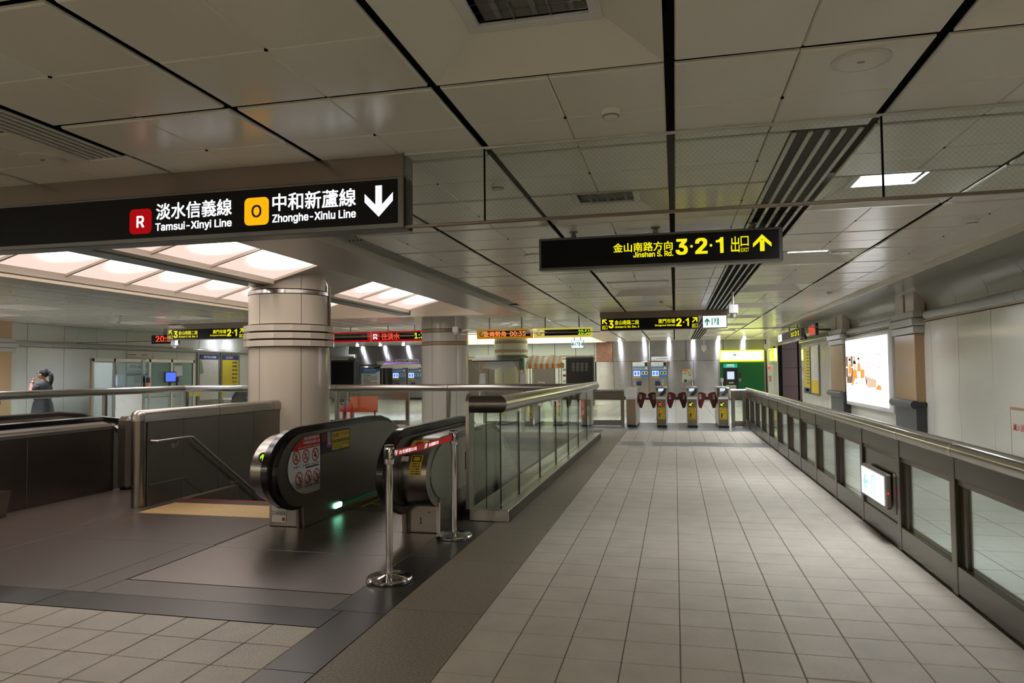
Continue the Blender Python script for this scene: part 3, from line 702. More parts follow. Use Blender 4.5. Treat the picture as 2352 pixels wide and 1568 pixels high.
for a, c in ((-24, -21.5), (-21.5, -19.6), (-19.6, -17.8)): obj('wall_panel', MB().box(a + .01, c - .01, YB - .03, YB, 0, 3.0, .004), 'wall_l', wb)
obj('pipe_moulding', MB().tube([(-20.5, YB - .1, 2.42), (-17.4, YB - .1, 2.42)], .1, 16), 'pipe', wl, True)
# downlights in a row before the far wall
lab = ['first', 'second', 'third', 'fourth', 'fifth', 'sixth']
for k, x in enumerate((-2.72, -1.5, -.27, .92, 2.12, 3.33)):
    t = thing('downlight', 'small round downlight before the far steel wall, %s of six from the left' % lab[k], 'downlight', (x, 35.9, 2.97), 'downlights along the far wall')
    obj('rim', MB().lathe(x, 35.95, [(.11, 2.97), (.085, 2.975), (.085, 2.98)], 16), 'white', t); obj('bulb', MB().lathe(x, 35.95, [(.075, 2.962), (.075, 2.968)], 12), 'g_spot', t)
for k, x in enumerate((-17.1, -15.75, -14.4)):
    t = thing('downlight', 'small round downlight over the left ticket machines, %s of three' % lab[k], 'downlight', (x, 35.9, 2.97), 'downlights along the far wall')
    obj('rim', MB().lathe(x, 35.95, [(.11, 2.97), (.085, 2.975), (.085, 2.98)], 16), 'white', t); obj('bulb', MB().lathe(x, 35.95, [(.075, 2.962), (.075, 2.968)], 12), 'g_spot', t)
# ================================================================== COLUMNS
def column(y, m, label, capital):
    x = -6.15; t = thing('column', label, 'column', (x, y, 0)); r = .64
    for k in range(6):
        a0, a1 = math.pi * 2 * k / 6 + .287, math.pi * 2 * (k + 1) / 6 + .287
        segs = [(.0, 1.93, r), (2.29, 2.76, r)] if capital else [(0, .12, r + .01), (.125, 2.229, r), (2.331, 2.569, r), (2.671, 3.0, r)]
        for z0, z1, q in segs:
            obj('cladding', MB().lathe(x, y, [(q - .02, z0), (q, z0 + .003), (q, z1 - .003), (q - .02, z1)], 10, a0=a0, a1=a1 - .012), m, t, True)
    obj('core', MB().lathe(x, y, [(r - .025, 0), (r - .025, 3.0)], 32), 'gap', t)
    if capital:
        for k, z in enumerate((1.935, 2.055, 2.175)):
            d = (.035, .085, .085)[k] if k else .07
            obj('capital_ring', MB().lathe(x, y, [(r, z), (r + .075, z + .004), (r + .075, z + .098), (r, z + .102)], 16, a0=math.pi / 16, a1=2 * math.pi + math.pi / 16), m, t)
        obj('chrome_ring', MB().lathe(x, y, [(r, 2.765), (r + .012, 2.77), (r + .012, 2.825), (r, 2.83)], 40), 'chrome', t, True)
        for k in range(6):
            a0, a1 = math.pi * 2 * k / 6 + .287, math.pi * 2 * (k + 1) / 6 + .277
            obj('cladding', MB().lathe(x, y, [(r - .03, 2.84), (r - .02, 2.845), (r - .02, 3.5)], 10, a0=a0, a1=a1), m, t, True)
        a = .17
        for k in range(3):
            aa = a + .05 * k; obj('slot_bar', MB().tube([(x + (r + .015) * math.cos(aa), y + (r + .015) * math.sin(aa), 2.28), (x + (r + .015) * math.cos(aa), y + (r + .015) * math.sin(aa), 2.95)], .012, 8), 'steel_dk', t)
    else:
        for z in (2.235, 2.575): obj('tan_band', MB().lathe(x, y, [(r, z), (r + .004, z + .003), (r + .004, z + .087), (r, z + .09)], 36), 'tan', t, True)
column(10.4, 'enamel', 'big cream clad column with stepped capital between escalator and stair', True)
column(18.4, 'enamel_w', 'pale round column with tan bands behind the rear handrail', False)
column(26.4, 'enamel_yellow_lit', 'distant round column with tan bands behind the dark roofed stall', False)
# ================================================================== STATION SIGNS AND SMOKE BARRIERS
Y = 4.43
t = thing('smoke_barrier', 'clear wired glass smoke barrier hanging under the ceiling across the near corridor', 'glass barrier', (0.9, Y, 2.5))
for a, c in ((-1.76, -1.205), (-1.195, 1.195), (1.205, 3.5)):
    obj('pane', MB().box(a, c, Y - .003, Y + .003, 2.505, 2.99), 'glass_wire', t)
obj('bottom_rail', MB().box(-1.76, 3.5, Y - .012, Y + .012, 2.488, 2.508, .003), 'bronze', t)
obj('top_rail', MB().box(-1.76, 3.5, Y - .012, Y + .012, 2.985, 2.998), 'offwhite', t)
for x in (-1.2, 1.2): obj('joint', MB().box(x - .005, x + .005, Y - .006, Y + .006, 2.505, 2.99), 'gap', t)
t = thing('line_sign', 'long black hanging sign to the red and orange lines with a white down arrow', 'sign', (-4.2, Y, 2.5))
x0, x1 = -7.2, -1.76
obj('housing', MB().box(x0, x1, Y - .02, Y + .14, 2.49, 2.845, .006), 'signframe', t)
obj('face', MB().box(x0, x1 - .045, Y - .026, Y - .015, 2.525, 2.825), 'signblack', t)
obj('steel_header', MB().box(x0, x1 - .012, Y - .004, Y + .10, 2.847, 3.0), 'bronze', t)
obj('end_trim', MB().box(x1 - .012, x1, Y - .03, Y + .15, 2.487, 3.0, .003), 'signframe', t)
yf = Y - .0275
def rbox2(x0, x1, z0, z1, r):
    P = []
    for cx, cz, a in ((x1 - r, z1 - r, 0), (x0 + r, z1 - r, 1), (x0 + r, z0 + r, 2), (x1 - r, z0 + r, 3)):
        for k in range(5): an = math.pi / 2 * (a + k / 4); P.append((cx + r * math.cos(an), cz + r * math.sin(an)))
    return P
obj('red_badge', MB().prism(rbox2(-3.925, -3.735, 2.557, 2.742, .035), 'y', yf, yf + .004), 'g_redbox', t)
obj('orange_badge', MB().prism(rbox2(-2.965, -2.772, 2.568, 2.765, .035), 'y', yf, yf + .004), 'g_amber', t)
yt = yf - .002
tfront(t, 'R', -3.862, -3.795, 2.603, 2.690, yt, 'g_white', .02); tfront(t, 'O', -2.907, -2.828, 2.622, 2.712, yt, 'ink', .015)
tfront(t, '淡水信義線', -3.695, -3.065, 2.650, 2.772, yt, 'g_white', .017); tfront(t, 'Tamsui-Xinyi Line', -3.700, -3.065, 2.555, 2.628, yt, 'g_white', .022)
tfront(t, '中和新蘆線', -2.742, -2.105, 2.657, 2.782, yt, 'g_white', .017); tfront(t, 'Zhonghe-Xinlu Line', -2.742, -2.105, 2.562, 2.636, yt, 'g_white', .022)
b = MB()
def flat(b, y, pts): b.face([(u, y, v) for u, v in pts]); return b
cx = -1.938
flat(b, yt, [(cx - .024, 2.62), (cx + .024, 2.62), (cx + .024, 2.787), (cx - .024, 2.787)])
flat(b, yt, [(cx, 2.572), (cx + .103, 2.677), (cx + .103, 2.735), (cx, 2.632)]); flat(b, yt, [(cx, 2.572), (cx, 2.632), (cx - .103, 2.735), (cx - .103, 2.677)])
obj('down_arrow', b, 'g_white', t)
# yellow exit sign over the corridor
Y = 7.36; t = thing('exit_sign', 'black hanging exit sign with yellow lettering and up arrow above the corridor', 'sign', (-.16, Y, 2.6))
obj('housing', MB().box(-1.395, 1.065, Y - .01, Y + .13, 2.585, 2.93, .008), 'signframe', t)
obj('face', MB().box(-1.37, 1.03, Y - .016, Y - .005, 2.612, 2.905), 'signblack', t); yt = Y - .018
for x in (-1.03, -.17, .79):
    b = MB().lathe(x, Y + .06, [(.045, 3.0), (.045, 2.985), (.022, 2.98), (.022, 2.965), (.03, 2.963), (.03, 2.945), (.022, 2.943), (.022, 2.93)], 14); obj('hanger', b, 'steel_mid', t, True)
tfront(t, '金山南路方向', -.605, .0, 2.742, 2.838, yt, 'g_yellow', .018); tfront(t, 'Jinshan S. Rd.', -.40, .005, 2.682, 2.738, yt, 'g_yellow', .022)
tfront(t, '3', .03, .150, 2.688, 2.853, yt, 'g_yellow', .03); tfront(t, '2', .223, .345, 2.690, 2.853, yt, 'g_yellow', .03); one(t, .425, .500, 2.690, 2.850, yt, 'g_yellow')
for x in (.187, .378): obj('dot', MB().prism([(x + .014 * math.cos(a * .6283), 2.772 + .014 * math.sin(a * .6283)) for a in range(10)], 'y', yt, yt + .002), 'g_yellow', t)
tfront(t, '出', .572, .655, 2.690, 2.850, yt, 'g_yellow', .01); tfront(t, '口', .665, .742, 2.748, 2.848, yt, 'g_yellow', .01); tfront(t, 'EXIT', .668, .745, 2.692, 2.730, yt, 'g_yellow', .006)
b = MB(); cx = .87
flat(b, yt, [(cx - .022, 2.69), (cx + .022, 2.69), (cx + .022, 2.80), (cx - .022, 2.80)])
flat(b, yt, [(cx, 2.86), (cx - .088, 2.77), (cx - .088, 2.73), (cx, 2.81)]); flat(b, yt, [(cx, 2.86), (cx, 2.81), (cx + .088, 2.73), (cx + .088, 2.77)])
obj('up_arrow', b, 'g_yellow', t)
# second barrier with the twin exit signs
Y = 18.1; t = thing('smoke_barrier', 'distant glass smoke barrier left and right of the twin exit sign', 'glass barrier', (0, Y, 2.5))
for a, c in ((-6.2, -4.2), (-4.2, -1.86), (1.3, 2.4), (2.4, 3.5), (-18, -16.6), (-16.6, -14.65), (-12.0, -8.9), (-8.9, -6.9)):
    obj('pane', MB().box(a + .008, c - .008, Y - .004, Y + .004, 2.51, 2.99), 'glass', t); obj('bottom_rail', MB().box(a, c, Y - .012, Y + .012, 2.50, 2.52), 'steel_mid', t)
def runman(b, x, z, s, y):
    q = lambda pts: b.face([(x + u * s, y, z + v * s) for u, v in pts])
    q([(-.05, .36), (.05, .36), (.07, .43), (.0, .47), (-.07, .43)]); q([(-.10, .33), (.10, .33), (.05, .0), (-.08, .0)]); q([(.10, .33), (.25, .18), (.20, .13), (.06, .25)])
    q([(-.10, .33), (-.24, .22), (-.22, .17), (-.08, .25)]); q([(-.08, .0), (.0, .0), (-.16, -.36), (-.25, -.36)]); q([(0, .0), (.06, .02), (.20, -.17), (.13, -.2)]); q([(.20, -.17), (.13, -.2), (.16, -.4), (.22, -.4)])
def twin(X0, X1, Y, ex, label):
    t = thing('exit_sign', label, 'sign', ((X0 + X1) / 2, Y, 2.5)); w = X1 - X0; f = lambda u: X0 + w * u
    obj('housing', MB().box(X0, X1, Y - .06, Y + .12, 2.52, 2.855, .008), 'signframe', t); obj('face', MB().box(X0 + .03, X1 - .03, Y - .068, Y - .05, 2.545, 2.83), 'signblack', t)
    obj('steel_header', MB().box(X0 - .02, X1 + (.7 if ex else 0), Y - .01, Y + .08, 2.86, 3.0), 'bronze', t); yt = Y - .07
    tfront(t, '3', f(.085), f(.137), 2.585, 2.79, yt, 'g_yellow', .03); tfront(t, '金山南路二段', f(.148), f(.40), 2.67, 2.785, yt, 'g_yellow', .014); tfront(t, 'Jinshan S. Rd. Sec. 2', f(.148), f(.40), 2.59, 2.645, yt, 'g_yellow', .016)
    tfront(t, '東門市場', f(.595), f(.765), 2.68, 2.795, yt, 'g_yellow', .014); tfront(t, 'Dongmen Market', f(.562), f(.765), 2.60, 2.655, yt, 'g_yellow', .016)
    tfront(t, '2', f(.775), f(.83), 2.60, 2.80, yt, 'g_yellow', .03); one(t, f(.868), f(.902), 2.60, 2.80, yt, 'g_yellow')
    obj('dot', MB().prism([(f(.85) + .018 * math.cos(a * .6283), 2.70 + .018 * math.sin(a * .6283)) for a in range(10)], 'y', yt, yt + .002), 'g_yellow', t)
    for u, d in ((.018, -1), (.932, 1)):
        tfront(t, '出口', f(u), f(u + .055), 2.555, 2.665, yt, 'g_yellow', .01)
        b = MB(); cx, cz = f(u + .0275), 2.75; s = .065
        flat(b, yt, [(cx + d * s, cz + s), (cx + d * s, cz - s * .75), (cx + d * s * .55, cz - s * .75), (cx + d * s * .55, cz + s * .55)]); flat(b, yt, [(cx + d * s, cz + s), (cx + d * s * .55, cz + s * .55), (cx - d * s * .75, cz + s * .55), (cx - d * s * .75, cz + s)])
        flat(b, yt, [(cx + d * s * .8, cz + s * .5), (cx + d * s * .5, cz + s * .8), (cx - d * s, cz - s * .7), (cx - d * s * .7, cz - s)]); obj('arrow', b, 'g_yellow', t)
twin(-1.84, .60, 18.1, True, 'black twin exit sign with yellow lettering above the right-hand ticket gates'); twin(-14.62, -12.04, 18.0, False, 'black twin exit sign with yellow lettering left of the big column')
def emerg(x0, x1, y, z0, z1, label, arrows):
    t = thing('emergency_exit_sign', label, 'sign', ((x0 + x1) / 2, y, z0)); obj('housing', MB().box(x0, x1, y - .03, y + .08, z0, z1, .008), 'signframe', t)
    obj('lit_face', MB().box(x0 + .02, x1 - .02, y - .036, y - .025, z0 + .02, z1 - .02), 'g_exit', t)
    w, h = x1 - x0, z1 - z0; yt = y - .038
    u = .52; cx = x0 + w * u; b = MB(); k = h * .26
    flat(b, yt, [(cx - k * 1.0, z0 + h * .5 - k), (cx - k * .75, z0 + h * .5 - k), (cx - k * .75, z0 + h * .5 + k), (cx - k * 1.0, z0 + h * .5 + k)]); flat(b, yt, [(cx + k * .6, z0 + h * .5 - k), (cx + k * 1.0, z0 + h * .5 - k), (cx + k * 1.0, z0 + h * .5 + k), (cx + k * .6, z0 + h * .5 + k)])
    flat(b, yt, [(cx - k, z0 + h * .5 + k * .9), (cx + k, z0 + h * .5 + k * .9), (cx + k, z0 + h * .5 + k), (cx - k, z0 + h * .5 + k)]); runman(b, cx, z0 + h * .5, k * 2.0, yt)
    obj('running_figure', b, 'g_exitgreen', t)
    for hx in ((x0 + w * .25, x0 + w * .75) if y > 20 else ()): obj('hanger', MB().box(hx - .015, hx + .015, y, y + .03, z1, 3.7), 'steel_mid', t)
    for au, ang in arrows: arrowmesh(t, x0 + w * au, z0 + h * .5, yt, h * .42, h * .55, ang, 'g_exitgreen')
emerg(.68, 1.28, 18.08, 2.53, 2.86, 'white lit emergency exit sign with green up arrow beside the twin exit sign', ((.2, 0),))
emerg(-4.33, -3.78, 30, 2.46, 2.82, 'white lit emergency exit sign with arrows both ways above the black kiosk', ((.17, math.pi / 2), (.86, -math.pi / 2)))
# LED train displays
def led(x0, x1, y, z0, z1, fm, label, words, logo, hang):
    t = thing('train_display', label, 'display', ((x0 + x1) / 2, y, z0), 'hanging train displays')
    obj('housing', MB().box(x0, x1, y - .04, y + .1, z0, z1, .008), fm, t)
    lx = x0 + (.30 if logo else .04); obj('screen', MB().box(lx, x1 - .05, y - .046, y - .035, z0 + .05, z1 - .05), 'signblack', t)
    for x in hang: obj('hanger', MB().tube([(x, y + .03, z1), (x, y + .03, 3.0)], .02, 8), 'steel_mid', t)
    for s, a, c, m, zz in words: tfront(t, s, a, c, z0 + zz[0], z0 + zz[1], y - .048, m, .012)
    if logo == 'O':
        b = MB(); n = 16
        for k in range(n):
            a0, a1 = 2 * math.pi * k / n, 2 * math.pi * (k + 1) / n
            flat(b, y - .043, [(x0 + .15 + r * math.cos(a), z0 + .125 + r * math.sin(a)) for r, a in ((.07, a0), (.07, a1), (.052, a1), (.052, a0))])
        obj('line_ring', b, 'ink', t)
    elif logo: tfront(t, 'R', x0 + .07, x0 + .22, z0 + .07, z0 + .235, y - .044, 'g_white', .03)
led(-5.37, -3.79, 18.9, 2.42, 2.68, 'g_ledframe', 'amber framed train display reading a destination in orange', [('往南勢角', -5.17, -4.53, 'g_ledorange', (.055, .195)), ('00:35', -4.42, -3.98, 'g_ledorange', (.06, .19))], 'O', (-5.02, -4.1))
led(-3.75, -2.15, 18.9, 2.42, 2.68, 'g_ledframe2', 'amber framed train display showing a green clock', [('20:56', -2.52, -2.21, 'g_ledgreen', (.06, .19))], 'O', (-3.44, -2.51))
led(-10.9, -9.53, 20.9, 2.50, 2.82, 'g_redbox', 'blank red framed train display beside the big column', [], '', (-10.2,))
led(-9.45, -7.3, 20.9, 2.50, 2.82, 'g_redbox', 'red framed train display with red destination characters', [('往淡水', -9.10, -8.47, 'g_ledred', (.05, .26)), ('1:38', -7.98, -7.5, 'g_ledgreen', (.07, .25))], 'R', (-8.9, -8.0))
t = thing('clock_display', 'small black clock display with red digits behind the left exit sign', 'display', (-16.0, 19.5, 2.5)); obj('housing', MB().box(-16.5, -15.5, 19.5, 19.6, 2.5, 2.78, .01), 'black', t); obj('hanger', MB().box(-16.05, -15.95, 19.53, 19.57, 2.78, 3.0), 'steel_mid', t); tfront(t, '20:56', -16.33, -15.6, 2.56, 2.75, 19.498, 'g_ledred', .02)
t = thing('clock_display', 'small red digit display fixed on the right wall above the far pilaster', 'display', (3.9, 21.8, 2.5)); obj('housing', MB().box(3.88, 3.96, 21.2, 22.3, 2.45, 2.80, .01), 'black', t); obj('bracket', MB().box(3.96, 4.44, 21.7, 21.8, 2.6, 2.66), 'steel_mid', t); twallr(t, '20:56', 22.2, 21.3, 2.5, 2.75, 3.878, 'g_ledred', .012)
t = thing('side_exit_sign', 'black exit sign seen edge-on at the right-hand passage', 'sign', (3.9, 26, 2.5)); obj('housing', MB().box(3.88, 4.0, 23.6, 28.6, 2.5, 2.82, .01), 'signframe', t); obj('hanger', MB().box(3.92, 3.96, 24.5, 24.56, 2.82, 2.92), 'steel_mid', t); obj('hanger', MB().box(3.92, 3.96, 26.2, 26.26, 2.82, 2.92), 'steel_mid', t); obj('face', MB().box(3.872, 3.89, 23.7, 27.5, 2.53, 2.79), 'signblack', t); obj('lit_face', MB().box(3.872, 3.89, 27.6, 28.5, 2.53, 2.79), 'g_exit', t)
twallr(t, '2·1', 24.6, 23.8, 2.58, 2.74, 3.868, 'g_yellow', .02); twallr(t, '出口', 25.4, 24.75, 2.58, 2.74, 3.868, 'g_yellow', .012); arrowmesh(t, 28.2, 2.66, 3.868, .2, .2, math.pi / 2, 'g_exitgreen', 'arrow', 'right')
# ================================================================== SMALL THINGS ON THE CEILING
def detector(x, y, label):
    t = thing('smoke_detector', label, 'smoke detector', (x, y, 2.93), 'ceiling smoke detectors')
    obj('base', MB().lathe(x, y, [(.052, 3.0), (.054, 2.985), (.05, 2.972)], 20), 'white', t, True); obj('head', MB().lathe(x, y, [(.046, 2.972), (.042, 2.955), (.03, 2.945), (.012, 2.943)], 20), 'offwhite', t, True)
    obj('slot_ring', MB().lathe(x, y, [(.047, 2.966), (.047, 2.962)], 20), 'ink', t)
for (x, y), l in (((-.33, 3.98), 'round smoke detector nearest the camera, right of the square coffer'), ((-1.34, 5.35), 'smoke detector behind the glass barrier, above the corridor left side'), ((2.95, 7.9), 'smoke detector near the right edge of the ceiling'), ((2.95, 14.6), 'far smoke detector close to the cove'), ((-.25, 15.5), 'far smoke detector just before the twin exit sign'), ((-12.9, 17.2), 'smoke detector in front of the left exit sign')): detector(x, y, l)
def speaker(x, y, label):
    t = thing('ceiling_speaker', label, 'speaker', (x, y, 2.985), 'round ceiling speakers')
    obj('rim', MB().lathe(x, y, [(.135, 3.0), (.135, 2.992), (.112, 2.988), (.11, 2.995)], 32), 'offwhite', t, True); obj('grille', MB().lathe(x, y, [(.111, 2.996), (.111, 2.990)], 32), 'ceil', t); obj('badge', MB().box(x - .016, x + .016, y - .006, y + .006, 2.986, 2.991), 'steel_mid', t)
for (x, y), l in (((.90, 3.62), 'large round ceiling speaker in the foreground, upper right'), ((-1.72, 8.8), 'round ceiling speaker left of the hanging exit sign'), ((2.1, 9.7), 'round ceiling speaker near the second lit lamp'), ((-4.18, 3.9), 'round ceiling speaker at the left edge beside the slots')): speaker(x, y, l)
for (y, l) in ((12.4, 'rectangular access panel in the ceiling left of the axis'), ):
    t = thing('access_panel', l, 'panel', (-.62, y, 2.99)); b = MB(); x0, x1, y0, y1 = -1.1, -.08, y - .5, y + .35
    for r in ((x0, x1, y0, y0 + .03), (x0, x1, y1 - .03, y1), (x0, x0 + .03, y0, y1), (x1 - .03, x1, y0, y1)): b.box(*r, 2.985, 2.999)
    obj('frame', b, 'ceil', t); obj('leaf', MB().box(x0 + .04, x1 - .04, y0 + .04, y1 - .04, 2.990, 2.998), 'ceil', t)
def cctv(x, y, z, label, s=1.0, pole=True):
    t = thing('security_camera', label, 'camera', (x, y, z), 'ceiling security cameras')
    if pole: obj('pole', MB().tube([(x, y, z + .12 * s), (x, y, 3.0)], .022 * s, 10), 'offwhite', t)
    obj('housing', MB().box(x - .09 * s, x + .09 * s, y - .06 * s, y + .06 * s, z - .05 * s, z + .13 * s, .015), 'white', t); obj('lens', MB().lathe(x, y, [(.05 * s, z - .05 * s), (.05 * s, z - .09 * s), (.03 * s, z - .12 * s), (.01, z - .125 * s)], 14), 'offwhite', t, True)
cctv(1.10, 14.0, 2.62, 'white security camera box on a pole right of the twin exit sign'); cctv(1.3, 33, 2.45, 'small security camera on a pole before the far steel wall', 1.2); cctv(4.0, 33, 2.45, 'small security camera on a pole above the green cash machine', 1.2); cctv(-14.75, 18.4, 2.43, 'dome security camera beside the red clock display', 1.0); cctv(-13.6, 14.9, 2.88, 'dome security camera close to the ceiling, above the left exit sign', .9, False); cctv(-5.4, 17.0, 2.55, 'security camera on an arm in front of the second column', .8)
# ================================================================== RIGHT RAILING
t = thing('steel_railing', 'long stainless railing with glass panes along the right side of the corridor', 'railing', (1.85, 11, 0))
bay = [5.31 - 1.19 * 3 + 1.19 * k for k in range(16)]   # posts
bay = [b_ for b_ in bay if b_ < 19.6]
xf, xb = 1.80, 1.90
for i, y in enumerate(bay):
    obj('post', MB().box(xf, xb, y - .045, y + .045, 0, .93, .004), 'rail_steel', t)
for i, (a, c) in enumerate(zip(bay[:-1], bay[1:])):
    a_, c_ = a + .047, c - .047
    obj('top_tube', MB().tube([(1.85, a + .012, .955), (1.85, c - .012, .955)], .065, 18), 'railtop', t, True)
    obj('top_panel', MB().box(xf + .004, xb - .004, a_, c_, .775, .925, .003), 'rail_steel', t); obj('sill_panel', MB().box(xf + .004, xb - .004, a_, c_, .015, .20, .003), 'rail_steel', t)
    obj('top_channel', MB().box(xf + .02, xb - .02, a_, c_, .735, .775), 'steel_dk', t)
    if i == 4:
        obj('closed_panel', MB().box(xf + .02, xb - .02, a_, c_, .20, .74, .003), 'rail_steel', t)
    else:
        obj('jamb', MB().box(xf + .03, xb - .03, c_ - .09, c_, .2, .735, .004), 'rail_steel', t)
        obj('jamb', MB().box(xf + .035, xb - .035, a_, a_ + .03, .2, .735, .004), 'rail_steel', t)
        obj('pane', MB().box(1.846, 1.854, a_ + .03, c_ - .09, .205, .735), 'glass_rail', t)
    obj('collar', MB().tube([(1.85, c - .03, .955), (1.85, c + .03, .955)], .0665, 18), 'chrome', t, True)
yl = bay[4]
t2 = thing('exit_light', 'small lit exit sign box with pale arrow mounted low on the right railing', 'sign', (1.75, 7.08, .3))
obj('housing', MB().box(1.745, 1.80, 6.66, 7.46, .30, .60, .012), 'steel', t2); obj('lit_face', MB().box(1.738, 1.748, 6.70, 7.43, .325, .575), 'g_exit', t2)
arrowmesh(t2, 7.27, .45, 1.736, .16, .16, math.pi / 2, 'g_exitgreen2', 'arrow', 'right')
b = MB()
for u0, u1, v0, v1 in ((-.05, -.035, -.09, .09), (.035, .05, -.09, .09), (-.05, .05, .08, .09)): b.face([(1.736, 7.02 - u0, .45 + v0), (1.736, 7.02 - u1, .45 + v0), (1.736, 7.02 - u1, .45 + v1), (1.736, 7.02 - u0, .45 + v1)])
obj('door_figure', b, 'g_exitgreen2', t2); obj('back_bracket', MB().box(1.795, 1.80, 6.55, 6.62, .28, .62), 'steel_dk', t2); obj('power_lamp', MB().lathe(1.765, 6.655, [(.006, .43), (.006, .445)], 8), 'g_redlamp', t2)
# ================================================================== GLASS RAIL BETWEEN CORRIDOR AND ESCALATOR
t = thing('glass_balustrade', 'glass balustrade with fat steel handrail between escalator and tiled corridor', 'railing', (-1.8, 11, 0))
obj('curb', MB().box(-2.07, -1.655, 6.94, 15.9, 0, .118, .006), 'steel', t)
obj('curb_face', MB().box(-1.655, -1.648, 6.945, 15.9, .004, .112), 'plate', t)
gy = [7.0, 7.85, 9.12, 10.4, 11.65, 12.9, 14.15, 15.35]
for a, c in zip(gy[:-1], gy[1:]):
    obj('pane', MB().box(-1.756, -1.744, a + .012, c - .012, .118, 1.10), 'glass_rail', t)
for y in gy[1:-1]: obj('seal', MB().box(-1.760, -1.740, y - .012, y + .012, .118, 1.06), 'rubber', t)
obj('end_pane', MB().box(-2.05, -1.756, 7.0, 7.012, .118, 1.10), 'glass_rail', t); obj('pane_edge', MB().box(-1.757, -1.743, 6.995, 7.012, .118, 1.10), 'glass_edge', t); obj('pane_edge', MB().box(-1.905, -1.899, 6.996, 7.012, .118, 1.10), 'glass_edge', t)
hr = MB().tube([(-2.06, 7.0, 1.18), (-1.75, 7.0, 1.18), (-1.75, 15.78, 1.18)], .088, 28, cap=False)
for nm, i0, m_ in (('handrail_end', 0, 'steel_dk'), ('handrail', 28, 'railtop')):
    b = MB(); b.v = hr.v; b.v = hr.v[i0:i0 + 56]
    for j in range(28): b.idx((j, (j + 1) % 28, 28 + (j + 1) % 28, 28 + j))
    obj(nm, b, m_, t, True)
b = MB(); P = [(7.03 + .10 * math.cos(a), 1.19 + .10 * math.sin(a)) for a in [math.pi * k / 12 for k in range(13)]] + [(6.93, .118), (7.13, .118)]
b.prism(P, 'x', -2.10, -2.065); obj('end_plate', b, 'steel', t, True)
obj('buffer', MB().box(-2.106, -2.098, 6.925, 6.94, .52, .70), 'rubber', t)
obj('notice', MB().box(-1.742, -1.740, 13.02, 13.75, .62, .96), 'red', t, label='red and white notice stuck on a pane')
obj('notice_strip', MB().box(-1.740, -1.739, 13.02, 13.25, .62, .96), 'white', t); twalll(t, '禁止', 13.32, 13.66, .80, .92, -1.7385, 'white', .012); twalll(t, '倚靠', 13.32, 13.66, .66, .76, -1.7385, 'white', .012)
# ================================================================== REAR AND LEFT RAILING OF THE WELL
t = thing('well_railing', 'fat bronze toned handrail on glass around the back of the stair well', 'railing', (-7, 15.8, 0))
obj('handrail', MB().tube([(-1.72, 15.8, 1.14), (-5.2, 15.8, 1.14)], .085, 24), 'steel', t, True); obj('handrail', MB().tube([(-5.21, 15.8, 1.14), (-8.05, 15.8, 1.14)], .085, 24), 'steel', t, True); obj('handrail', MB().tube([(-8.06, 15.8, 1.14), (-12.35, 15.8, 1.14)], .085, 24), 'steel', t, True)
obj('handrail', MB().tube([(-12.35, 15.84, 1.14), (-12.35, 4.3, 1.14)], .085, 24), 'steel', t, True)
for x in (-3.4, -5.2, -8.05, -10.2, -12.3): obj('post', MB().box(x - .04, x + .04, 15.74, 15.86, 0, 1.08, .01), 'steel_mid', t)
for x0, x1 in ((-5.14, -3.46), (-7.99, -5.26), (-10.14, -8.11), (-12.24, -10.26), (-3.34, -1.9)): obj('pane', MB().box(x0, x1, 15.795, 15.805, .12, 1.06), 'glass', t)
for y in (5.5, 8.0, 10.6, 13.2):
    obj('post', MB().box(-12.4, -12.3, y - .035, y + .035, 0, 1.08, .01), 'steel_dk', t)
for a, c in ((5.56, 7.94), (8.06, 10.54), (10.66, 13.14), (13.26, 15.7)): obj('pane', MB().box(-12.355, -12.345, a, c, .12, 1.06), 'glass', t)
obj('curb', MB().box(-12.3, -2.07, 15.72, 15.9, 0, .118), 'steel_mid', t); obj('curb', MB().box(-12.42, -12.28, 5, 15.9, 0, .118), 'steel_mid', t)
# ================================================================== ESCALATORS
T30 = math.tan(math.radians(30))
def newel_profile(yf, zt, ys, yend, zb=.22):
    """side outline of a balustrade: rounded nose, level top, then the slope down"""
    zm = (zt + zb) / 2; hz = (zt - zb) / 2; yc = yf + .46; P = []
    for k in range(15):
        a = math.radians(270 - 180 * k / 14); P.append((yc + .46 * math.cos(a), zm + hz * math.sin(a)))
    P += [(ys - .3, zt), (ys, zt - .02), (ys + .35, zt - .11)]
    P += [(yend, zt - .11 - (yend - ys - .35) * T30), (yend, zt - 1.0 - (yend - ys - .35) * T30)]
    P += [(8.35, -.30), (7.75, -.02), (yc + .02, -.02)]
    return P
def rail_path(yf, zt, ys, yend, x, zb=.225):
    zm = (zt + zb) / 2; hz = (zt - zb) / 2; yc = yf + .55; R = [(x, yc + .28, zb + .035), (x, yc + .12, zb + .005)]
    for k in range(21):
        a = math.radians(268 - 178 * k / 20); R.append((x, yc + .55 * math.cos(a), zm + hz * math.sin(a)))
    R += [(x, ys - .3, zt), (x, ys - .05, zt - .012), (x, ys + .18, zt - .06), (x, ys + .42, zt - .16), (x, yend, zt - .16 - (yend - ys - .42) * T30)]
    return R
SEC = [(-.042, -.05), (-.03, -.062), (.03, -.062), (.042, -.05), (.042, .006), (.03, .02), (-.03, .02), (-.042, .006)]
SEC = SEC[::-1]
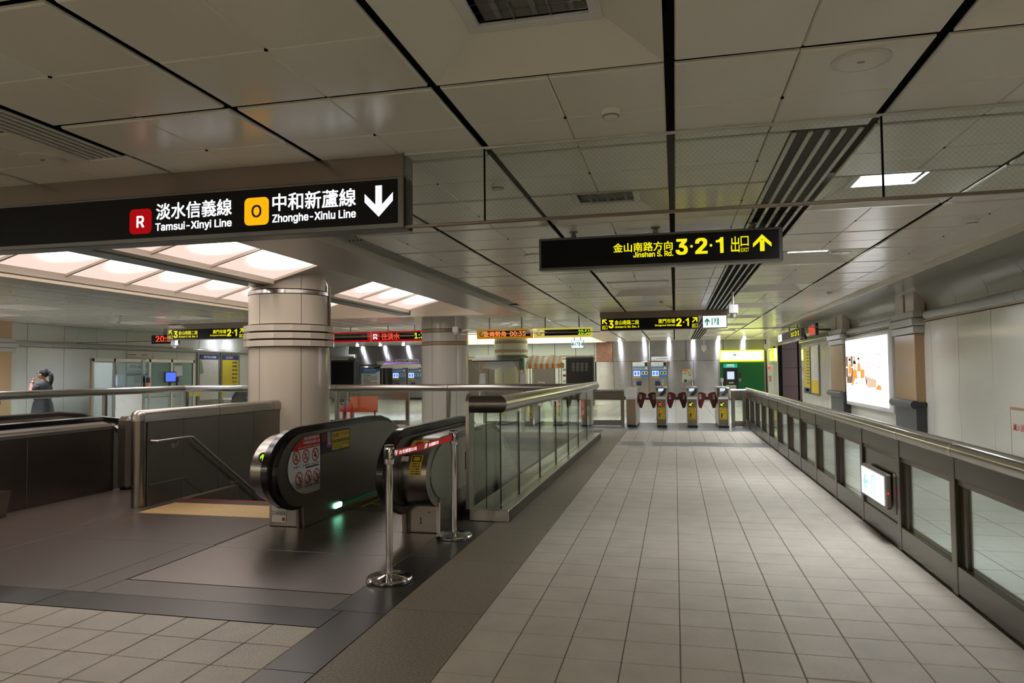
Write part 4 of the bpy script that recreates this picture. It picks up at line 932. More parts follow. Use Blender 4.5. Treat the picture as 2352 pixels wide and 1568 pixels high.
def balustrade(root, xin, xr, xo, side):
    """xin: inner face, xr: handrail line, xo: outer face"""
    b = MB().prism(newel_profile(5.84, .93, 8.35, 15.6), 'x', xin, xr + side * .03); o = obj('balustrade', b, 'steel_in', root)
    b = MB().prism(newel_profile(5.98, .90, 8.35, 15.6, .24), 'x', xr + side * .03, xo); obj('outer_drum', b, 'steel_mid', o, True)
    b = MB().prism(newel_profile(6.10, .84, 8.35, 15.6, .30), 'x', xo, xo + side * .008); obj('outer_sheet', b, 'steel', o)
    obj('handrail', MB().sweep(rail_path(5.70, .975, 8.25, 15.6, xr), SEC), 'rubber', root, True)
    b = MB().prism(newel_profile(5.80, .945, 8.35, 15.6, .19), 'x', xr - .012, xr + .012); obj('rail_guide', b, 'steel_dk', o)
    obj('foot_box', MB().box(xin + side * .002, xo + side * .014, 6.33, 7.4, .0, .33, .006), 'steel_mid', o)
    return o
def escalator(name, label, xl, xr_, loc):
    root = thing('escalator', label, 'escalator', loc)
    L = balustrade(root, xl, xl - .045, xl - .38, -1); R = balustrade(root, xr_, xr_ + .045, xr_ + .36, 1)
    obj('landing_plate', MB().box(xl - .41, xr_ + .37, 4.503, 5.48, -.012, .003, .002), 'plate', root); obj('landing_plate', MB().box(xl - .41, xr_ + .37, 5.484, 6.30, -.012, .003, .002), 'plate', root); obj('landing_plate', MB().box(xl + .01, xr_ - .01, 6.304, 7.2, -.012, .003, .002), 'plate', root)
    b = MB()
    for k in range(28): x = xl + .02 + (xr_ - xl - .04) * k / 27; b.box(x - .009, x + .009, 7.2, 7.42, -.03, .004)
    obj('comb', b, 'steel_dk', root)
    for k in range(20):
        y = 7.30 + .4 * k; z = -.02 - max(0, k - 1.2) * .2 if k > 1 else -.02
        s = obj('step', MB().box(xl + .02, xr_ - .02, y, y + .41, z - .22, z), 'steps', root)
        obj('yellow_line', MB().box(xl + .02, xr_ - .02, y, y + .03, z, z + .004), 'gate_yellow', s)
        for q in (xl + .02, xr_ - .07): obj('yellow_line', MB().box(q, q + .05, y, y + .4, z, z + .004), 'gate_yellow', s)
    return root, L, R
E1, EL, ER = escalator('escalator', 'escalator going down with red warning sticker, green light and red tape in front', -3.57, -2.545, (-3.05, 6.3, 0))
# inner skirt light strip and lamp
b = MB(); xi = -3.566
pts = []
for cy, s_ in ((7.07, 1), (6.95, -1)):
    for k in range(7):
        a = -math.pi / 2 + math.pi * k / 6; pts.append((cy + s_ * .028 * math.cos(a), .095 + s_ * .028 * math.sin(a)))
b.prism(pts, 'x', xi, xi + .012); obj('green_lamp', b, 'g_greenwhite', EL)
b = MB(); b.prism([(7.14, .055), (7.14, .075), (8.0, .06), (8.8, -.25), (8.8, -.29), (8.0, .02)], 'x', xi - .002, xi + .014); obj('skirt_trim', b, 'steel', EL)
b = MB(); b.prism([(7.16, .076), (7.16, .10), (8.0, .088), (8.4, -.06), (8.4, -.085), (8.0, .062)], 'x', xi, xi + .006); obj('green_strip', b, 'green_dim', EL)
# stickers on the inner face
xs = xi + .001
b = MB()
P = [(6.62, .33), (6.62, .90), (6.38, .89)] + [(6.42 + .42 * math.cos(math.radians(a)), .61 + .285 * math.sin(math.radians(a))) for a in range(100, 262, 12)] + [(6.42, .325)]
b.face([(xs, u, v) for u, v in P]); obj('warning_sticker', b, 'paper', EL, label='white sticker with a red head and six round bans')
Pr = [(6.62, .775), (6.62, .90), (6.38, .89)] + [(6.42 + .42 * math.cos(math.radians(a)), .61 + .285 * math.sin(math.radians(a))) for a in (100, 110, 120, 130, 140, 146)]
b = MB().face([(xs + .001, u, v) for u, v in Pr]); obj('sticker_head', b, 'red', EL)
twalll(EL, '請正確使用電扶梯', 6.30, 6.60, .855, .888, xs + .002, 'white', .01); twalll(EL, '不當使用有危險之虞', 6.28, 6.61, .815, .848, xs + .002, 'white', .01); twalll(EL, 'please use the escalator in the proper way', 6.19, 6.61, .782, .798, xs + .002, 'white', .01)
def ban(cy, cz, r, kind):
    b = MB(); n = 20
    for k in range(n):
        a0, a1 = 2 * math.pi * k / n, 2 * math.pi * (k + 1) / n
        b.face([(xs + .002, cy + q * math.cos(a), cz + q * math.sin(a)) for q, a in ((r, a0), (r, a1), (r * .80, a1), (r * .80, a0))])
    c = math.cos(.785); w = r * .10
    b.face([(xs + .0026, cy + (-c * r * .85 + u * w), cz + (c * r * .85 + v * w)) for u, v in ((-.7, -.7), (.7, .7))] + [(xs + .0026, cy + (c * r * .85 + u * w), cz + (-c * r * .85 + v * w)) for u, v in ((.7, .7), (-.7, -.7))])
    o = obj('ban_ring', b, 'red', EL)
    g = MB(); q = lambda pts: g.face([(xs + .0022, cy + u * r, cz + v * r) for u, v in pts])
    hd = [(.10 + .11 * math.cos(k * .785), .45 + .13 * math.sin(k * .785)) for k in range(8)]; q(hd)
    q([(-.05, .28), (.22, .28), (.2, -.1), (-.02, -.1)]); q([(-.02, -.1), (.08, -.1), (-.05, -.58), (-.16, -.58)]); q([(.1, -.1), (.2, -.1), (.3, -.58), (.2, -.58)]); q([(-.05, .28), (-.02, .15), (-.35, -.0), (-.38, .08)])
    if kind in (0, 1): q([(-.5, -.1), (-.2, -.1), (-.25, -.45), (-.45, -.45)])
    if kind == 2: q([(-.55, -.2), (-.3, .05), (.4, -.1), (.45, -.2), (.2, -.3)])
    if kind > 2: q([(.3, .2), (.5, .2), (.5, -.5), (.35, -.5)])
    obj('ban_figure', g, 'ink', o)
for k, (cy, cz) in enumerate(((6.155, .705), (6.335, .70), (6.52, .695), (6.205, .495), (6.38, .49), (6.545, .485))): ban(cy, cz, .068, k)
for k, (a, c, z) in enumerate(((6.10, 6.22, .602), (6.27, 6.41, .602), (6.45, 6.59, .602), (6.16, 6.26, .402), (6.31, 6.46, .396), (6.49, 6.60, .392))):
    s = ('禁止攜帶 行李', '禁止攜帶 寵物', '禁止自行車', '禁止奔跑', '禁止蹲坐 遊戲', '禁止攀爬')[k]; twalll(EL, s, a, c, z, z + .02, xs + .002, 'ink', .008)
obj('sticker_bar', MB().box(xs + .0005, xs + .0015, 6.33, 6.59, .578, .594), 'ink', EL)
# danger sticker
obj('danger_sticker', MB().prism(rbox2(6.64, 7.30, .68, .90, .02), 'x', xs, xs + .001), 'ink', EL, label='yellow and black danger sticker with a foot')
obj('sticker_yellow', MB().box(xs + .001, xs + .0018, 6.88, 7.285, .695, .888), 'yellow', EL)
xq = xs + .0025
twalll(EL, '危險!', 6.90, 7.04, .825, .872, xq, 'red', .02); twalll(EL, 'Danger!', 7.09, 7.27, .832, .872, xq, 'red', .01); twalll(EL, '請勿穿著軟膠鞋搭電扶梯!', 6.90, 7.28, .765, .805, xq, 'ink', .014)
twalll(EL, 'To avoid injury, do not wear rubber', 6.90, 7.27, .733, .752, xq, 'ink', .008); twalll(EL, 'shoes on the escalator.', 6.90, 7.12, .708, .726, xq, 'ink', .008)
b = MB(); b.face([(xq, 6.765, .895), (xq, 6.765, .80), (xq, 6.88, .80), (xq, 6.88, .895)]); obj('sticker_sky', b, 'blue', EL)
b = MB(); b.face([(xq + .0005, u, v) for u, v in ((6.775, .895), (6.83, .895), (6.835, .80), (6.86, .775), (6.80, .755), (6.775, .79))]); obj('sticker_leg', b, 'skin_print', EL)
b = MB(); b.face([(xq + .0003, 6.81 + .06 * math.cos(a * .5236), .76 + .03 * math.sin(a * .5236)) for a in range(12)]); obj('sticker_shoe', b, 'purple', EL)
b = MB(); n = 14
for k in range(n):
    a0, a1 = 2 * math.pi * k / n, 2 * math.pi * (k + 1) / n; b.face([(xq, 6.70 + q * math.cos(a), .845 + q * math.sin(a)) for q, a in ((.042, a0), (.042, a1), (.032, a1), (.032, a0))])
b.face([(xq, 6.67, .87), (xq, 6.675, .876), (xq, 6.73, .82), (xq, 6.725, .814)]); b.face([(xq, 6.73, .87), (xq, 6.725, .876), (xq, 6.67, .82), (xq, 6.675, .814)]); obj('sticker_ban', b, 'red', EL)
# lights, labels on the feet
b = MB(); b.prism([(-3.815 + .05 * math.cos(a * .5236), .72 + .052 * math.sin(a * .5236)) for a in range(12)], 'y', 5.985, 6.05); obj('direction_lamp', b, 'black', EL)
arrowmesh(EL, -3.815, .72, 5.983, .07, .075, 0, 'g_arrow', 'direction_arrow')
obj('label_plate', MB().box(-3.93, -3.775, 6.325, 6.331, .045, .235), 'paper', EL, label='white paper label with a date number'); tfront(EL, '1140606', -3.925, -3.78, .115, .155, 6.3235, 'ink', .012)
obj('label_square', MB().box(-3.815, -3.785, 6.322, 6.325, .06, .09), 'red', EL)
tfront(ER, '1', -2.375, -2.355, .09, .145, 6.326, 'ink', .01); obj('foot_stud', MB().box(-2.29, -2.275, 6.322, 6.328, .19, .205), 'steel_dk', ER); obj('foot_trim', MB().box(-2.205, -2.172, 6.318, 6.33, .01, .29), 'offwhite', ER)
# yellow rule strip wrapped on the right drum
def drumstrip(x0, x1, a0, a1, yf, zt, zb, d, m, nm):
    zm = (zt + zb) / 2; hz = (zt - zb) / 2; b = MB(); n = 12
    f = lambda a: (yf + .46 - (.46 + d) * math.cos(a), zm + (hz + d) * math.sin(a))
    for k in range(n):
        p, q = f(a0 + (a1 - a0) * k / n), f(a0 + (a1 - a0) * (k + 1) / n); b.face([(x0, *p), (x1, *p), (x1, *q), (x0, *q)])
    return obj(nm, b, m, ER, True)
drumstrip(-2.345, -2.235, .05, .62, 5.98, .90, .24, .002, 'gate_yellow', 'rule_sticker'); drumstrip(-2.40, -2.25, .80, 1.18, 5.98, .90, .24, .002, 'gate_yellow', 'rule_sticker')
drumstrip(-2.36, -2.29, .84, 1.12, 5.98, .90, .24, .003, 'red', 'red_arrow_print'); drumstrip(-2.335, -2.245, .43, .60, 5.98, .90, .24, .003, 'ink', 'rule_picture'); drumstrip(-2.32, -2.26, .46, .57, 5.98, .90, .24, .0035, 'gate_yellow', 'rule_picture'); drumstrip(-2.44, -2.37, .44, .58, 5.98, .90, .24, .002, 'paper', 'rule_sticker')
for k, s in enumerate(('1.緊握扶手', '2.靠緊扶梯', '3.小心腳邊', '4.禁止奔跑', '5.禁止攀爬')):
    a = .375 - .066 * k; tfront(ER, s, -2.33, -2.25, .57 + .33 * math.sin(a) - .007, .57 + .33 * math.sin(a) + .009, 6.44 - .463 * math.cos(a) - .002, 'ink', .02)
# second escalator at the left: only its outer side and handrails show
root = thing('escalator', 'escalator at the far left seen from its dark steel side', 'escalator', (-8, 6.5, 0))
o = obj('side_panel', MB().box(-7.30, -7.24, 5.2, 6.62, 0, .80, .003), 'steel_dk', root); obj('side_panel', MB().box(-7.30, -7.24, 6.625, 7.9, 0, .80, .003), 'steel_dk', root); obj('side_panel', MB().box(-7.30, -7.24, 3.6, 5.195, 0, .80, .003), 'steel_dk', root)
obj('side_cap', MB().prism([(-7.25, .80), (-7.235, .805), (-7.235, .845), (-7.42, .90), (-7.42, .80)], 'y', 3.6, 7.9), 'steel', root); obj('deck', MB().box(-7.50, -7.42, 3.6, 8.0, .80, .905), 'steel_dk', root)
obj('handrail', MB().sweep([(-7.46, 3.4, .955), (-7.46, 7.9, .955), (-7.46, 8.2, .91), (-7.46, 8.6, .75), (-7.46, 15, -2.9)], SEC), 'rubber', root, True)
obj('handrail', MB().sweep([(-8.65, 3.4, .975), (-8.65, 8.4, .975), (-8.65, 8.8, .93), (-8.65, 9.2, .80), (-8.65, 15, -2.5)], SEC), 'rubber', root, True)
obj('balustrade', MB().box(-8.70, -8.60, 3.4, 8.4, 0, .93), 'steel_dk', root); obj('balustrade', MB().prism([(8.4, .93), (8.8, .88), (9.2, .75), (14, -2.0), (14, -3), (8.4, 0)], 'x', -8.70, -8.60), 'steel_dk', root)
obj('outer_drum', MB().box(-9.0, -8.70, 3.4, 8.4, 0, .88), 'steel_mid', root); obj('foot_box', MB().prism([(-7.236, 0), (-7.236, .28), (-7.0, .28), (-7.06, 0)], 'y', 4.6, 6.22), 'steel_mid', root)
obj('step_bed', MB().box(-8.6, -7.5, 3.4, 8.0, -.1, .01), 'plate', root)
# gate cabinet between that escalator and the stair wall
t = thing('gate_cabinet', 'narrow steel cabinet with a round edged cap between the left escalator and the stair wall', 'cabinet', (-6.8, 8.3, 0))
obj('post', MB().box(-7.24, -7.03, 7.92, 8.16, 0, .96, .05), 'steel_dk', t); obj('top_panel', MB().box(-7.03, -6.10, 8.02, 8.12, .66, .955, .02), 'steel_mid', t); obj('middle_panel', MB().box(-7.03, -6.10, 8.05, 8.12, .17, .64, .004), 'steel_dk', t); obj('base_panel', MB().box(-7.03, -6.10, 8.0, 8.12, .01, .165, .006), 'steel_dk', t); obj('ledge', MB().box(-7.03, -6.10, 7.98, 8.05, .63, .66, .004), 'steel', t)
# ================================================================== STAIR
t = thing('stair_wall', 'dark steel clad parapet with rounded cap beside the stair', 'parapet', (-6.0, 7, 0))
obj('end_post', MB().tube([(-6.02, 6.94, 0), (-6.02, 6.94, 1.0)], .075, 20), 'steel_mid', t, True)
b = MB().lathe(-6.02, 6.94, [(.088, .985), (.088, 1.04), (.075, 1.08), (.04, 1.105), (.0, 1.11)], 20); obj('post_cap', b, 'steel', t, True)
for a, c in ((6.94, 8.3), (8.306, 9.6), (9.606, 10.9)):
    P = [(-6.10, .97), (-6.10, 1.05)] + [(-6.02 + .083 * math.cos(math.radians(q)), 1.05 + .06 * math.sin(math.radians(q))) for q in range(160, 10, -20)] + [(-5.937, 1.05), (-5.937, .97)]
    obj('cap', MB().prism(P, 'y', a, c - .004), 'steel', t, True)
pc = [7.0, 7.62, 8.3, 9.1, 9.95, 10.9]
for a, c in zip(pc[:-1], pc[1:]):
    obj('cladding_panel', MB().box(-6.07, -5.955, a + .003, c - .003, (-.0 if c < 7.7 else -3.0), .965, .003), 'steel_dk', t)
obj('skirt_trim', MB().tube([(-5.952, 7.02, .232), (-5.952, 7.62, .232), (-5.952, 8.9, -.60)], .008, 6), 'steel_mid', t)
h_ = thing('stair_handrail', 'slim steel handrail bending downward on the stair parapet', 'handrail', (-5.88, 7.6, .7))
obj('tube', MB().tube([(-5.955, 7.05, .745), (-5.88, 7.08, .74), (-5.88, 7.62, .74), (-5.88, 7.68, .73), (-5.88, 9.6, -.55)], .018, 12), 'steel', h_, True)
for y, z in ((7.42, .74), (8.60, .11)):
    obj('bracket', MB().tube([(-5.953, y, z - .09), (-5.90, y, z - .085), (-5.88, y, z - .02)], .009, 8), 'steel', h_, True); obj('rosette', MB().tube([(-5.955, y, z - .09), (-5.945, y, z - .09)], .028, 12), 'steel', h_, True)
st = thing('staircase', 'stair going down behind the yellow tactile tiles', 'staircase', (-5, 7.6, 0))
for k in range(14):
    y = 7.52 + .3 * k; z = -.155 * (k + 1); s = obj('step', MB().box(-5.95, -3.97, y, y + .3, z - .2, z), 'stone', st)
obj('step', MB().box(-5.95, -3.97, 7.50, 7.52, -.2, .0), 'stone', st); obj('nosing', MB().box(-5.93, -4.0, 7.495, 7.515, -.004, .004), 'red', st)
# ================================================================== TAPE BARRIER
def stanchion(x, y, label, ang):
    t = thing('stanchion', label, 'stanchion', (x, y, 0), 'chrome tape posts')
    obj('base', MB().lathe(x, y, [(.165, 0), (.168, .008), (.168, .022), (.160, .032), (.06, .040), (.045, .048)], 40), 'chrome', t, True); obj('base_ring', MB().lathe(x, y, [(.170, .0), (.170, .004)], 40), 'black', t)
    obj('pole', MB().lathe(x, y, [(.025, .045), (.025, .86)], 24), 'chrome', t, True); obj('head', MB().lathe(x, y, [(.034, .845), (.0355, .85), (.0355, .967), (.034, .970)], 28), 'chrome', t, True); obj('cap', MB().lathe(x, y, [(.036, .970), (.036, .980), (.033, .984)], 28), 'black', t, True)
    for k in range(4):
        a = ang + k * math.pi / 2; c, s_ = math.cos(a), math.sin(a); b = MB()
        b.v = [(x + c * r - s_ * w, y + s_ * r + c * w, z) for z in (.885, .955) for r, w in ((.030, -.012), (.040, -.012), (.040, .012), (.030, .012))]
        for f in ((0, 3, 2, 1), (4, 5, 6, 7), (0, 1, 5, 4), (1, 2, 6, 5), (2, 3, 7, 6), (3, 0, 4, 7)): b.idx(f)
        obj('socket', b, 'black', t)
    return t
ax, ay, bx, by = -2.06, 4.86, -2.00, 6.22
ang = math.atan2(by - ay, bx - ax)
s1 = stanchion(ax, ay, 'nearer chrome tape post standing at the corner of the steel landing plate', ang); s2 = stanchion(bx, by, 'farther chrome tape post beside the end of the glass balustrade', ang)
b = MB(); L = math.hypot(bx - ax, by - ay); n = 12; ux, uy = (bx - ax) / L, (by - ay) / L
def tp(d, z): sag = -.012 * 4 * (d / L) * (1 - d / L); return (ax + ux * d, ay + uy * d, z + sag)
for k in range(n):
    d0, d1 = .037 + (L - .074) * k / n, .037 + (L - .074) * (k + 1) / n
    for o_ in (.0006, -.0006):
        b.face([(p[0] + uy * o_, p[1] - ux * o_, p[2]) for p in (tp(d0, .893), tp(d1, .893), tp(d1, .943), tp(d0, .943))])
belt = obj('belt', b, 'red_belt', s1, label='red tape with white characters')
nx, ny = uy * .002, -ux * .002
def btext(s, d0, d1, z0, z1):
    p0, p1 = tp(d0, z0), tp(d1, z0); text(belt, s, (p0[0] + nx, p0[1] + ny, p0[2]), (p1[0] - p0[0], p1[1] - p0[1], p1[2] - p0[2]), (0, 0, z1 - z0), 'whiteletter', 'lettering', .012)
btext('台北捷運公司', .17, .50, .903, .932); btext('台北捷運公司', .76, .98, .903, .932)
def blogo(d):
    b = MB(); f = lambda u, v: tuple(a + c for a, c in zip(tp(d + u * .07, .899 + v * .038), (nx, ny, 0)))
    for P in ([(.0, 0), (.25, 0), (.5, .38), (.3, .38)], [(.1, .45), (.55, .45), (.55, .62), (.25, .62)], [(.25, .62), (.5, .62), (.75, 1), (.5, 1)], [(.5, .0), (.7, .0), (.95, .42), (.75, .42)], [(.6, .42), (.95, .42), (.95, .58), (.68, .58)], [(.62, .58), (.85, .58), (1.1, .95), (.9, .95)]): b.face([f(*p) for p in P])
    obj('emblem', b, 'whiteletter', belt)
blogo(.07); blogo(.66)
# ================================================================== TICKET GATES
def gate(x, label, kind, flaps, grp='ticket gates at the corridor end'):
    """kind: 'plain', 'cross', 'arrow'; front face at y = 18.9"""
    t = thing('ticket_gate', label, 'ticket gate', (x, 19.0, 0), grp); y = 18.92; w = .135
    P = [(y + .02, 0.06), (y + .02, .80), (y + .20, 1.0), (y + .26, 1.03), (y + 1.60, 1.03), (y + 1.68, .96), (y + 1.68, .06)]
    obj('cabinet', MB().prism(P, 'x', x - w, x + w), 'steel', t); obj('plinth', MB().box(x - w + .01, x + w - .01, y + .03, y + 1.66, 0, .06, .01), 'black', t)
    obj('front_panel', MB().box(x - w + .015, x + w - .03, y, y + .022, .075, .73, .004), 'bronze' if kind != 'plain' else 'tan', t)
    obj('corner_strip', MB().box(x + w - .03, x + w + .004, y + .0, y + .05, .06, .745, .004), 'white', t)
    P2 = [(y - .01, .735), (y - .012, .80), (y + .20, 1.015), (y + .255, 1.04), (y + .27, 1.02), (y + .03, .73)]
    obj('reader_hood', MB().prism(P2, 'x', x - w - .012, x + w + .012), 'white' if kind == 'plain' else 'chrome', t)
    obj('top_lid', MB().box(x - w - .01, x + w + .01, y + .27, y + 1.6, 1.025, 1.045, .006), 'steel', t)
    b = MB().tube([(x + .015, y + .75, 1.04), (x + .015, y + .75, 1.17)], .018, 10); pl = obj('lamp_pole', b, 'chrome', t, True)
    obj('lamp_head', MB().box(x - .022, x + .052, y + .715, y + .785, 1.165, 1.275, .012), 'white', pl)
    if kind != 'plain':
        f = lambda u, v, d=.016: (x + u, y + .012 + v * .20 - d * .7, .82 + v * .19 + d * .6)
        b = MB(); b.face([f(-.06, .12), f(.03, .10), f(.115, .45), f(.115, .95), f(.05, .8)]); o = obj('card_reader', b, 'black', t)
        b = MB(); b.face([f(-.08, .62, .02), f(.04, .66, .02), f(.06, .98, .02), f(-.08, .98, .02)]); obj('reader_screen', b, 'g_screen', o)
        b = MB(); b.face([(x - .13, y - .0125, .745), (x + .11, y - .0125, .745), (x + .11, y - .0135, .80), (x - .13, y - .0135, .80)]); obj('notice_sticker', b, 'paper', t)
        b = MB(); b.face([(x - .10 + .0, y - .002, .545)] + [(x - .085 + .11 * math.cos(a) * .8, y - .002, .61 + .065 * math.sin(a)) for a in [math.radians(q) for q in range(-60, 61, 15)]] + [(x - .10, y - .002, .672)]); obj('lamp_window', b, 'black', t)
        b = MB()
        if kind == 'cross':
            for s in (1, -1): b.face([(x - .045 + u, y - .004, .61 + s * v) for u, v in ((-.038, -.03), (-.026, -.042), (.042, .028), (.03, .04))])
            obj('red_cross', b, 'g_ledred', t)
        else:
            b.face([(x - .045 + u, y - .004, .61 + v) for u, v in ((-.035, -.035), (.02, -.035), (.02, -.018), (-.018, -.018))]); b.face([(x - .045 + u, y - .004, .61 + v) for u, v in ((-.035, -.035), (-.018, -.018), (-.018, .02), (-.035, .02))]); b.face([(x - .045 + u, y - .004, .61 + v) for u, v in ((-.026, -.014), (-.014, -.026), (.045, .033), (.033, .045))]); obj('green_arrow', b, 'g_ledgreen', t)
        s = obj('yellow_sticker', MB().box(x - .105, x + .085, y - .003, y - .001, .225, .525), 'gate_yellow', t); ys = y - .0045
        g = MB(); q = lambda pts: g.face([(x - .01 + u, ys, .38 + v) for u, v in pts])
        q([(-.045 + .02 * math.cos(k), -.0 + .02 * math.sin(k)) for k in range(6)]); q([(-.07, -.025), (-.02, -.025), (-.03, -.09), (-.065, -.09)]); q([(-.065, -.09), (-.05, -.09), (-.075, -.145), (-.09, -.145)]); q([(-.045, -.09), (-.03, -.09), (-.01, -.145), (-.025, -.145)]); q([(-.02, -.03), (.03, .0), (.03, -.012), (-.02, -.045)]); q([(-.08, .075), (-.05, .095), (-.05, .08), (-.015, .08), (-.015, .07), (-.05, .07), (-.05, .055)])
        n = 10
        for k in range(n):
            a0, a1 = 2 * math.pi * k / n, 2 * math.pi * (k + 1) / n; g.face([(x - .01 + .045 + r * math.cos(a), ys, .38 + .075 + r * math.sin(a)) for r, a in ((.024, a0), (.024, a1), (.019, a1), (.019, a0))])
        q([(.02, .045), (.07, .045), (.067, .04), (.024, .04)]); q([(.066, .045), (.071, .045), (.082, -.14), (.077, -.14)]); q([(.02, .045), (.025, .045), (.035, -.02), (.03, -.02)]); q([(.03, -.05), (.035, -.05), (.025, -.14), (.02, -.14)]); q([(.05, -.07), (.054, -.07), (.058, -.14), (.054, -.14)])
        obj('sticker_figures', g, 'ink', s); tfront(s, '請勿緊跟隨行', x - .09, x + .07, .492, .512, ys, 'ink', .01)
    for d in flaps:
        xa = x + d * (w + .005); yy = y + .55; c = [(xa, .74), (xa, .90)]
        P = [(xa - d * .02, .70), (xa + d * .03, .90)] + [(xa + d * (.03 + .205 * k / 6), .905 - .055 * (k / 6) ** 2 + .012 * math.sin(math.pi * k / 6)) for k in range(1, 7)] + [(xa + d * .105, .475), (xa + d * .045, .49)]
        fl = obj('flap', MB().prism(P, 'y', yy, yy + .035), 'gate_red', t); cx = xa + d * .075
        obj('flap_badge', MB().prism(rbox2(cx - .028, cx + .028, .715, .855, .027), 'y', yy - .002, yy), 'white', fl)
        b = MB(); b.face([(cx - .02, yy - .003, .765), (cx + .02, yy - .003, .765), (cx + .022, yy - .003, .785), (cx, yy - .003, .805), (cx - .022, yy - .003, .785)]); obj('flap_hand', b, 'orange', fl)
        obj('flap_mark', MB().box(cx - .018, cx + .018, yy - .004, yy - .002, .815, .835), 'ink', fl)
    return t
gate(-1.14, 'first ticket gate from the left with a blank front and one red flap', 'plain', (1,)); gate(-.36, 'second ticket gate showing a lit red cross', 'cross', (-1, 1)); gate(.43, 'third ticket gate with green arrow between two red flaps', 'arrow', (-1, 1)); gate(1.21, 'fourth ticket gate with green arrow, next to the right railing', 'arrow', (-1,))
def fence(x0, x1, y, label):
    t = thing('side_barrier', label, 'barrier', ((x0 + x1) / 2, y, 0))
    obj('top_tube', MB().tube([(x0, y, .955), (x1, y, .955)], .035, 14), 'chrome', t, True); obj('top_panel', MB().box(x0, x1, y - .03, y + .03, .74, .92, .004), 'steel_mid', t)
    for x in (x0, x1 - .09): obj('post', MB().box(x, x + .09, y - .04, y + .04, 0, .94, .004), 'steel_mid', t)
    obj('sill', MB().box(x0 + .09, x1 - .09, y - .03, y + .03, .02, .16, .004), 'steel_mid', t); obj('pane', MB().box(x0 + .09, x1 - .09, y - .004, y + .004, .16, .74), 'glass', t)
fence(-2.3, -1.36, 19.3, 'glazed steel barrier left of the first ticket gate'); fence(1.42, 1.79, 19.3, 'narrow glazed barrier between fourth ticket gate and railing')
# left ticket gates behind the well
def lgate(x, y, label, red):
    t = thing('ticket_gate', label, 'ticket gate', (x, y, 0), 'ticket gates on the left'); w = .14
    P = [(y, .06), (y, .80), (y + .22, 1.0), (y + 1.6, 1.0), (y + 1.6, .06)]; obj('cabinet', MB().prism(P, 'x', x - w, x + w), 'charcoal', t)
    b = MB(); b.prism([(y - .01, .73), (y - .015, .80), (y + .20, 1.02), (y + .30, 1.06), (y + .30, 1.03), (y + .03, .74)], 'x', x - w - .01, x + w + .01); obj('reader_hood', b, 'chrome', t); obj('front_panel', MB().box(x - w + .02, x + w - .02, y - .006, y + .004, .08, .72), 'bronze', t)
    obj('display_back', MB().prism([(y + 1.35, 1.0), (y + 1.6, 1.0), (y + 1.55, 1.16), (y + 1.40, 1.16)], 'x', x - w - .05, x + w + .05), 'charcoal', t)
    if red:
        b = MB()
        for s in (1, -1): b.face([(x + u, y - .01, .60 + s * v) for u, v in ((-.06, -.05), (-.04, -.065), (.065, .045), (.045, .06))])
        obj('red_cross', b, 'g_ledred', t)
    obj('plinth', MB().box(x - w + .01, x + w - .01, y + .03, y + 1.58, 0, .06), 'black', t)
lgate(-13.05, 18.6, 'left ticket gate without a lit sign, nearest the station office', False); lgate(-12.1, 18.6, 'left ticket gate with red cross, in the middle of three', True); lgate(-11.2, 18.6, 'left ticket gate with red cross, beside the big column', True)
# ================================================================== TICKET MACHINES, CASH MACHINE
def tvm(x0, label, dx=1.0):
    x1 = x0 + .82 * dx; t = thing('ticket_machine', label, 'ticket machine', ((x0 + x1) / 2, 36.1, 0), 'ticket machines'); y = 36.14; w = x1 - x0; f = lambda u: x0 + w * u
    obj('cabinet', MB().box(x0, x1, y, 36.245, .12, 1.93, .006), 'steel', t); obj('base', MB().box(x0, x1, y + .02, 36.245, 0, .12), 'black', t)
    obj('fare_map', MB().box(f(.04), f(.76), y - .006, y, 1.69, 1.90), 'paper', t); b = MB()
    for k in range(6): b.box(f(.08 + .1 * k), f(.2 + .1 * k), y - .009, y - .006, 1.72 + .025 * ((k * 3) % 5), 1.728 + .025 * ((k * 3) % 5))
    obj('map_lines', b, 'inkgrey', t)
    obj('signal', MB().box(f(.80), f(.93), y - .006, y, 1.71, 1.87), 'black', t); obj('fascia', MB().box(f(.04), f(.96), y - .005, y, 1.36, 1.67), 'blue', t); obj('fascia_band', MB().box(f(.04), f(.96), y - .007, y - .004, 1.52, 1.62), 'door_grey', t)
    s = obj('touch_screen', MB().box(f(.06), f(.52), y - .03, y, 1.17, 1.50, .006), 'blue', t); obj('screen_glass', MB().box(f(.09), f(.49), y - .034, y - .029, 1.20, 1.46), 'g_screen', s)
    b = MB(); b.box(f(.14), f(.26), y - .037, y - .034, 1.26, 1.40); b.box(f(.33), f(.43), y - .037, y - .034, 1.25, 1.42); obj('screen_tiles', b, 'g_screenblue', s)
    obj('slot_panel', MB().box(f(.55), f(.95), y - .012, y, 1.28, 1.44), 'offwhite', t); obj('coin_panel', MB().box(f(.55), f(.95), y - .014, y, 1.12, 1.27), 'blue', t)
    for u in (.62, .80): obj('slot', MB().box(f(u), f(u + .10), y - .016, y - .012, 1.32, 1.40), 'ink', t)
    obj('ledge', MB().box(f(.06), f(.52), y - .02, y, 1.11, 1.165), 'gate_yellow', t); obj('tray', MB().box(f(.26), f(.56), y - .02, y, .72, .95, .01), 'navy', t); obj('tray_mouth', MB().box(f(.32), f(.50), y - .023, y - .018, .74, .82), 'black', t); obj('sticker', MB().box(f(.82), f(.92), y - .009, y - .005, 1.55, 1.65), 'paper', t)
    return t
tvm(-2.12, 'ticket machine behind the first gate, left of the pair at the far steel wall'); tvm(-1.2, 'ticket machine behind the second gate, right of the pair at the far steel wall')
tvm(-15.15, 'left ticket machine under the purple and white canopy', 1.0); tvm(-14.25, 'right ticket machine under the purple and white canopy', 1.0)
